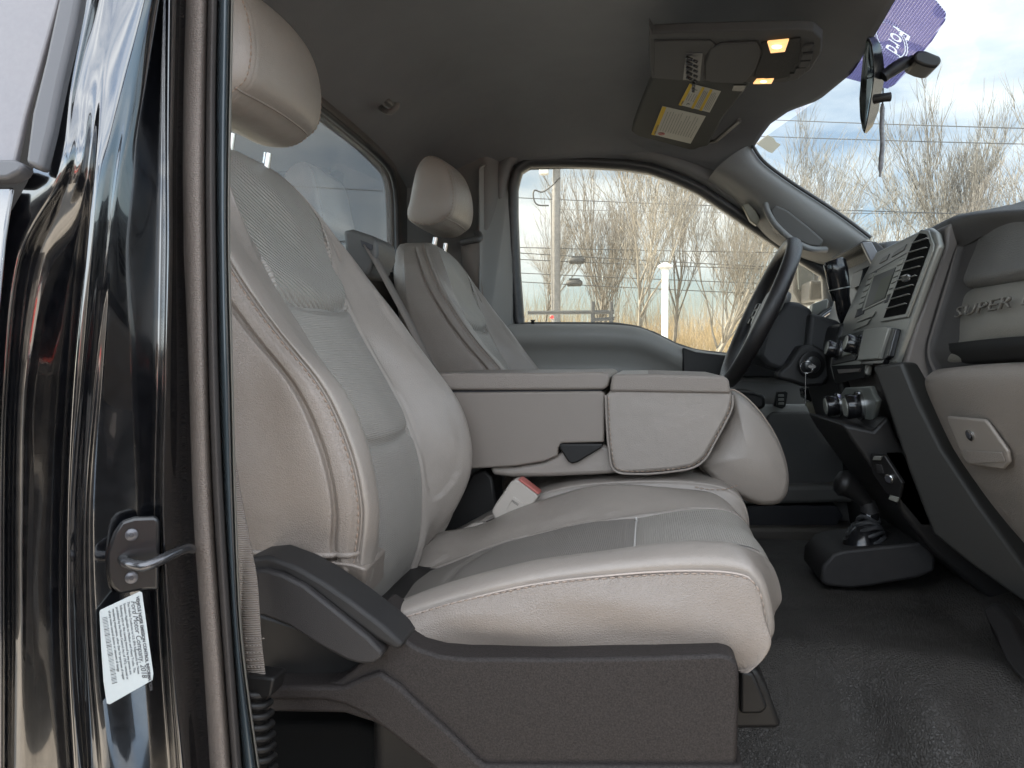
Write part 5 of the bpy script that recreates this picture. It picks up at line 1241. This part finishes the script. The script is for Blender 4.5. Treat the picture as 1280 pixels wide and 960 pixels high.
# lower-left label: yellow bar along its left side
def bilin(q, s, t): return q[0]*(1-s)*(1-t)+q[1]*s*(1-t)+q[2]*s*t+q[3]*(1-s)*t
def patch(q, s0, s1, t0, t1, m, par, name, lift=0):
    V = [bilin(q, s, t)+VP_[1]*lift for s, t in ((s0, t0), (s1, t0), (s1, t1), (s0, t1))]
    return prism(name, [v+VP_[1]*.0003 for v in V], V, m, par, 0)
l1, q1 = label([(829, 124), (883, 137), (864, 172), (815, 160)], 1, 'warning_label', None)
patch(q1, 0, .09, 0, 1, yellow_l, l1, 'yellow_band')
def lines(q, par, s0, s1, n, t0, t1, jag=.2, words=None):
    geos = []
    up_ = q[0]-q[3]
    for k in range(n):
        s = s0+(s1-s0)*k/(n-1); tt = t0+(random.random()*jag if k % 3 == 0 else random.random()*.05)
        a_ = bilin(q, s, t1); b_ = bilin(q, s, tt); d = b_-a_; L = np.linalg.norm(d); x = 0
        while x < L:   # broken strokes as words
            w = random.uniform(.004, .011); w = min(w, L-x); c = a_+d/L*(x+w/2)
            r_ = np.cross(d/L, VP_[1]); geos.append(boxgeo(c+VP_[1]*.0004, (w, .0011, .0003), [d/L, r_, VP_[1]])); x += w+.0022
    merge('printed_text', geos, ink, par, smooth=False)
lines(q1, l1, .16, .92, 13, .06, .78, .3)
tq = bilin(q1, .085, .95); text('warning_text', 'WARNING  AVERTISSEMENT', tq+VP_[1]*.0006, bilin(q1, .085, .05)-tq, bilin(q1, .0, .5)-bilin(q1, .1, .5), .0062, ink, l1, extrude=.0001)
cc_ = bilin(q1, .22, .88)+VP_[1]*.0008; a1 = bilin(q1, .22, .8)-bilin(q1, .22, .88); a1 /= np.linalg.norm(a1); a2 = np.cross(a1, VP_[1])
tube('prohibition_mark', [cc_+.0085*(a1*math.cos(t)+a2*math.sin(t)) for t in np.linspace(0, 2*math.pi, 25)[:-1]], .0009, ink_r, l1, k=5, closed=True)
tube('prohibition_bar', [cc_+.0085*(a1*.7+a2*.7), cc_-.0085*(a1*.7+a2*.7)], .0008, ink_r, l1, k=5)
l2, q2 = label([(863, 95), (902, 105), (888, 132), (849, 122)], 1, 'rollover_label', None)
for s in ((0, .10), (.40, .48), (.66, .74)): patch(q2, s[0], s[1], 0, 1, yellow_l, l2, 'yellow_band')
lines(q2, l2, .14, .36, 4, .32, .70, .1); lines(q2, l2, .52, .62, 3, .08, .9, .1); lines(q2, l2, .78, .93, 4, .08, .9, .2)
for t_ in (.18, .84):
    c = bilin(q2, .26, t_)+VP_[1]*.0005; tube('tilt_symbol', [c-a1*.004-a2*.004, c+a1*.004, c-a2*.003+a1*.001, c+a2*.004], .0007, ink, l2, k=5)
tq = bilin(q2, .095, .95); text('warning_text', 'WARNING', tq+VP_[1]*.0006, bilin(q2, .095, .05)-tq, bilin(q2, .0, .5)-bilin(q2, .1, .5), .006, ink, l2, extrude=.0001)
pl2 = plate('visor_clip', [(918, 97), (934, 97), (930, 105), (916, 104)], VP_, .004, plas_b, vz, .001, lift=.014)
setbase(vz)

# rear view mirror: glass faces the driver (towards -X, +Y a little)
rm = empty('rear_view_mirror', P(1090, 110, 1.55), 'black rear-view mirror on its arm, hung from the windshield', 'mirror')
mo = [(1083, 46), (1090, 44), (1096, 46), (1102, 56), (1105, 72), (1107, 90), (1103, 112), (1098, 138), (1090, 158), (1082, 168), (1077, 165), (1075, 150), (1074, 125), (1076, 90), (1079, 65)]
A = np.array([P(u, v, 1.52) for u, v in mo])
# width axis runs across the cab and slightly rearwards; the outline is its end view
def mring(f, sc):
    cA = A.mean(0); return cA+(A-cA)*sc+np.array([-.020*f, .09*f, 0])
rows = np.array([mring(f, s) for f, s in ((0, .2), (.0, .9), (.06, 1.0), (.3, 1.02), (.8, 1.0), (.95, .97), (1, .85), (1, .2))])
# housing as seen: flattened rear shell
cA = A.mean(0)
# mirror body: an upright rounded slab whose long axis runs along the cab width, seen from its end
Wm = .235; ang = R(62)
la = P(1091, 45, 1.46); lb_ = P(1080, 168, 1.66)
hb_ = [(1087, 45), (1094, 46), (1101, 55), (1104, 70), (1107, 88), (1106, 100), (1102, 118), (1098, 140), (1091, 158), (1083, 168), (1080, 167)]
gb_ = [(1083, 50), (1079, 70), (1076, 100), (1074, 125), (1075, 148), (1078, 162), (1081, 167)]
def my(v): return 1.46+.20*(v-45)/123.
outer = [P(u, v, my(v)+.018) for u, v in hb_]
glassloop = [(1086, 47), (1089, 56), (1091, 72), (1092, 95), (1089, 125), (1085, 150), (1081.5, 165)]+[(u, v) for u, v in gb_[::-1]][1:]
GL = np.array([P(u, v, my(v)) for u, v in glassloop])
hs = hb_+[(1078, 162), (1075, 148), (1074, 125), (1076, 100), (1079, 70), (1083, 50)]
H0 = np.array([P(u, v, my(v)+.000) for u, v in [(1084, 46)]+hs[1:]])
nb = len(H0)
front = np.array([P(u, v, my(v)) for u, v in [(1084, 47), (1087, 48), (1090, 56), (1092, 72), (1093, 90), (1092, 102), (1089, 124), (1085, 148), (1083, 158), (1081, 166), (1080, 166.5), (1078, 162), (1075, 148), (1074, 125), (1076, 100), (1079, 70), (1083, 50)]])
back = np.array([P(u, v, my(v)+.03) for u, v in [(1086, 45), (1094, 46), (1101, 55), (1104, 70), (1106, 88), (1105.5, 100), (1102, 118), (1098, 140), (1091, 158), (1083, 167), (1082, 166), (1081, 160), (1080, 146), (1079, 125), (1081, 100), (1085, 70), (1086, 52)]])
prism('mirror_shell', front, back, black_sh, rm, .004)
fr_ = front+np.array([-.0012, -.0012, 0]); c2 = fr_.mean(0); fr_ = c2+(fr_-c2)*.93
mesh('mirror_glass', fr_, [tuple(range(len(fr_)))], mat('mirror_silver', (.6, .66, .62), .04, metal=1), rm, smooth=False)
tube('mirror_arm', cat([P(1104, 96, 1.56), P(1118, 86, 1.56), P(1135, 76, 1.56)], 4), [.011]*3+[.012]*3+[.012]*2+[.010], plas_b, rm, k=14)
tube('ball_joint', [P(1133, 78, 1.56), P(1140, 74, 1.56), P(1146, 72, 1.56)], [.006, .008, .006], plas_b, rm, k=12)
lat('mount_button', [(1142, 68), (1148, 62), (1158, 63), (1176, 70), (1178, 76), (1172, 84), (1164, 84), (1156, 82), (1144, 77)], 1.53, 1.59, plas_b, rm, .005)
tube('dimmer_tab', [P(1093, 124, 1.55), P(1104, 122, 1.54), P(1113, 121, 1.54)], [.009, .008, .0085], plas_b, rm, k=12)
setbase(rm)
# hanging cord
hc_ = empty('hanging_cord', P(1101, 170, 1.55), 'thin dark beaded cord hanging from the rear-view mirror', 'cord')
tube('cord', cat([P(1104, 110, 1.55), P(1103.5, 125, 1.55), P(1102, 150, 1.55), P(1102, 195, 1.55)], 6), .0014, wire_m, hc_, k=6)
tube('tassel', cat([P(1103, 130, 1.55), P(1103, 140, 1.55), P(1102, 160, 1.55), P(1103, 178, 1.55), P(1101.5, 200, 1.55), P(1100, 221, 1.55)], 4), np.r_[[.003]*2, [.0042]*13, [.0045]*4, [.002]*2][:21], mat('tassel_grey', (.10, .095, .10), .3, var=.5, varscale=150), hc_, k=8)
setbase(hc_)
# tinted banner on the inside of the glass near the header
def onws(u, v):
    """ray against the windshield grid"""
    d = ray(u, v); best = None
    for i in range(WG.shape[0]-1):
        for j in range(WG.shape[1]-1):
            for tri in ((WG[i, j], WG[i, j+1], WG[i+1, j+1]), (WG[i, j], WG[i+1, j+1], WG[i+1, j])):
                a, b, c = tri; e, f = b-a, c-a; h = np.cross(d, f); det = np.dot(e, h)
                if abs(det) < 1e-9: continue
                s = CAMP-a; uu = np.dot(s, h)/det; q = np.cross(s, e); vv = np.dot(d, q)/det; t = np.dot(f, q)/det
                if uu >= -.001 and vv >= -.001 and uu+vv <= 1.001 and t > 0: return CAMP+d*t
    return None
bn = glass('banner_film', (.30, .27, .46), .3)
t_ = bn.node_tree
bp_ = [(1112, -14), (1155, -18), (1172, -4), (1185, 12), (1184, 22), (1166, 50), (1156, 62), (1140, 82), (1122, 102), (1112, 108), (1098, 104), (1076, 99), (1050, 92), (1080, 46)]
ba = [onws(u, v) for u, v in bp_]
print('banner', [b is None for b in ba])
WP = plane3(onws(1120, 20) if onws(1120, 20) is not None else g(.5, 1.4, .6), onws(1160, 30) if onws(1160, 30) is not None else g(.6, 1.4, .5), onws(1100, 90) if onws(1100, 90) is not None else g(.5, 1.8, .5))
print('WP', WP)
bpl = empty('tinted_banner', onp(1120, 40, WP), 'purple perforated banner with a white oval emblem at the top of the windshield', 'banner')
pf = prism('film', [onp(u, v, WP)-np.array([.004, 0, 0])+WP[1]*.005 for u, v in bp_], [onp(u, v, WP)+WP[1]*.0056 for u, v in bp_], bn, bpl, 0)
oe = lambda a, b, t, c=(1116, 46): onp(c[0]+a*math.cos(t)*.93-b*math.sin(t)*.36, c[1]-b*math.sin(t)*.93, WP)+WP[1]*.0053
cut = []
for a_, b_ in ((17, 24), (20, 27)):
    cut.append(tube('cutter', [oe(a_, b_, t) for t in np.linspace(0, 2*math.pi, 49)[:-1]], .0022, ink, None, k=6, closed=True))
fs = onp(1120, 27, WP); fe = onp(1106, 66, WP)
cut.append(text('cutter', 'Ford', fs-WP[1]*.002, fe-fs, onp(1135, 36, WP)-onp(1116, 44, WP), .052, ink, None, extrude=.02, shear=.35, bold=.0009))
for c in cut:
    m_ = pf.modifiers.new('cut', 'BOOLEAN'); m_.object = c; m_.solver = 'EXACT'; m_.use_self = True
bpy.context.view_layer.update()
me_ = bpy.data.meshes.new_from_object(pf.evaluated_get(bpy.context.evaluated_depsgraph_get())); print('FILM', len(pf.data.polygons), len(me_.polygons))
pf.modifiers.clear()
if len(me_.polygons) > 60: pf.data = me_
pf.data.polygons.foreach_set('use_smooth', [False]*len(pf.data.polygons))
for c in cut: bpy.data.objects.remove(c)
# fine perforation rows of the film
n_ = t_.nodes; old = [l for l in t_.links if l.to_node.type == 'OUTPUT_MATERIAL'][0].from_socket; outn = [q for q in n_ if q.type == 'OUTPUT_MATERIAL'][0]
co_ = n_.new('ShaderNodeTexCoord'); sp3 = n_.new('ShaderNodeSeparateXYZ'); ml_ = n_.new('ShaderNodeMath'); ml_.operation = 'MULTIPLY'; ml_.inputs[1].default_value = 2300
sn_ = n_.new('ShaderNodeMath'); sn_.operation = 'SINE'; gt = n_.new('ShaderNodeMath'); gt.operation = 'GREATER_THAN'; gt.inputs[1].default_value = .45
tr_ = n_.new('ShaderNodeBsdfTransparent'); tr_.inputs[0].default_value = (.85, .84, .95, 1); mx_ = n_.new('ShaderNodeMixShader')
t_.links.new(co_.outputs['Object'], sp3.inputs[0]); t_.links.new(sp3.outputs[2], ml_.inputs[0]); t_.links.new(ml_.outputs[0], sn_.inputs[0]); t_.links.new(sn_.outputs[0], gt.inputs[0])
t_.links.new(gt.outputs[0], mx_.inputs[0]); t_.links.new(old, mx_.inputs[1]); t_.links.new(tr_.outputs[0], mx_.inputs[2]); t_.links.new(mx_.outputs[0], outn.inputs[0])
setbase(bpl)
# small clear sticker in the far corner of the glass
ss = [onp(u, v, WP)+WP[1]*.004 for u, v in ((946, 178), (960, 167), (968, 171), (971, 176), (977, 179), (966, 190), (961, 188))]
sk = prism('inspection_sticker', ss, [p+WP[1]*.0006 for p in ss], mat('sticker_grey', (.32, .33, .30), .6), None, 0, label='small grey inspection sticker at the far corner of the windshield', cat_='sticker')
setbase(cab)
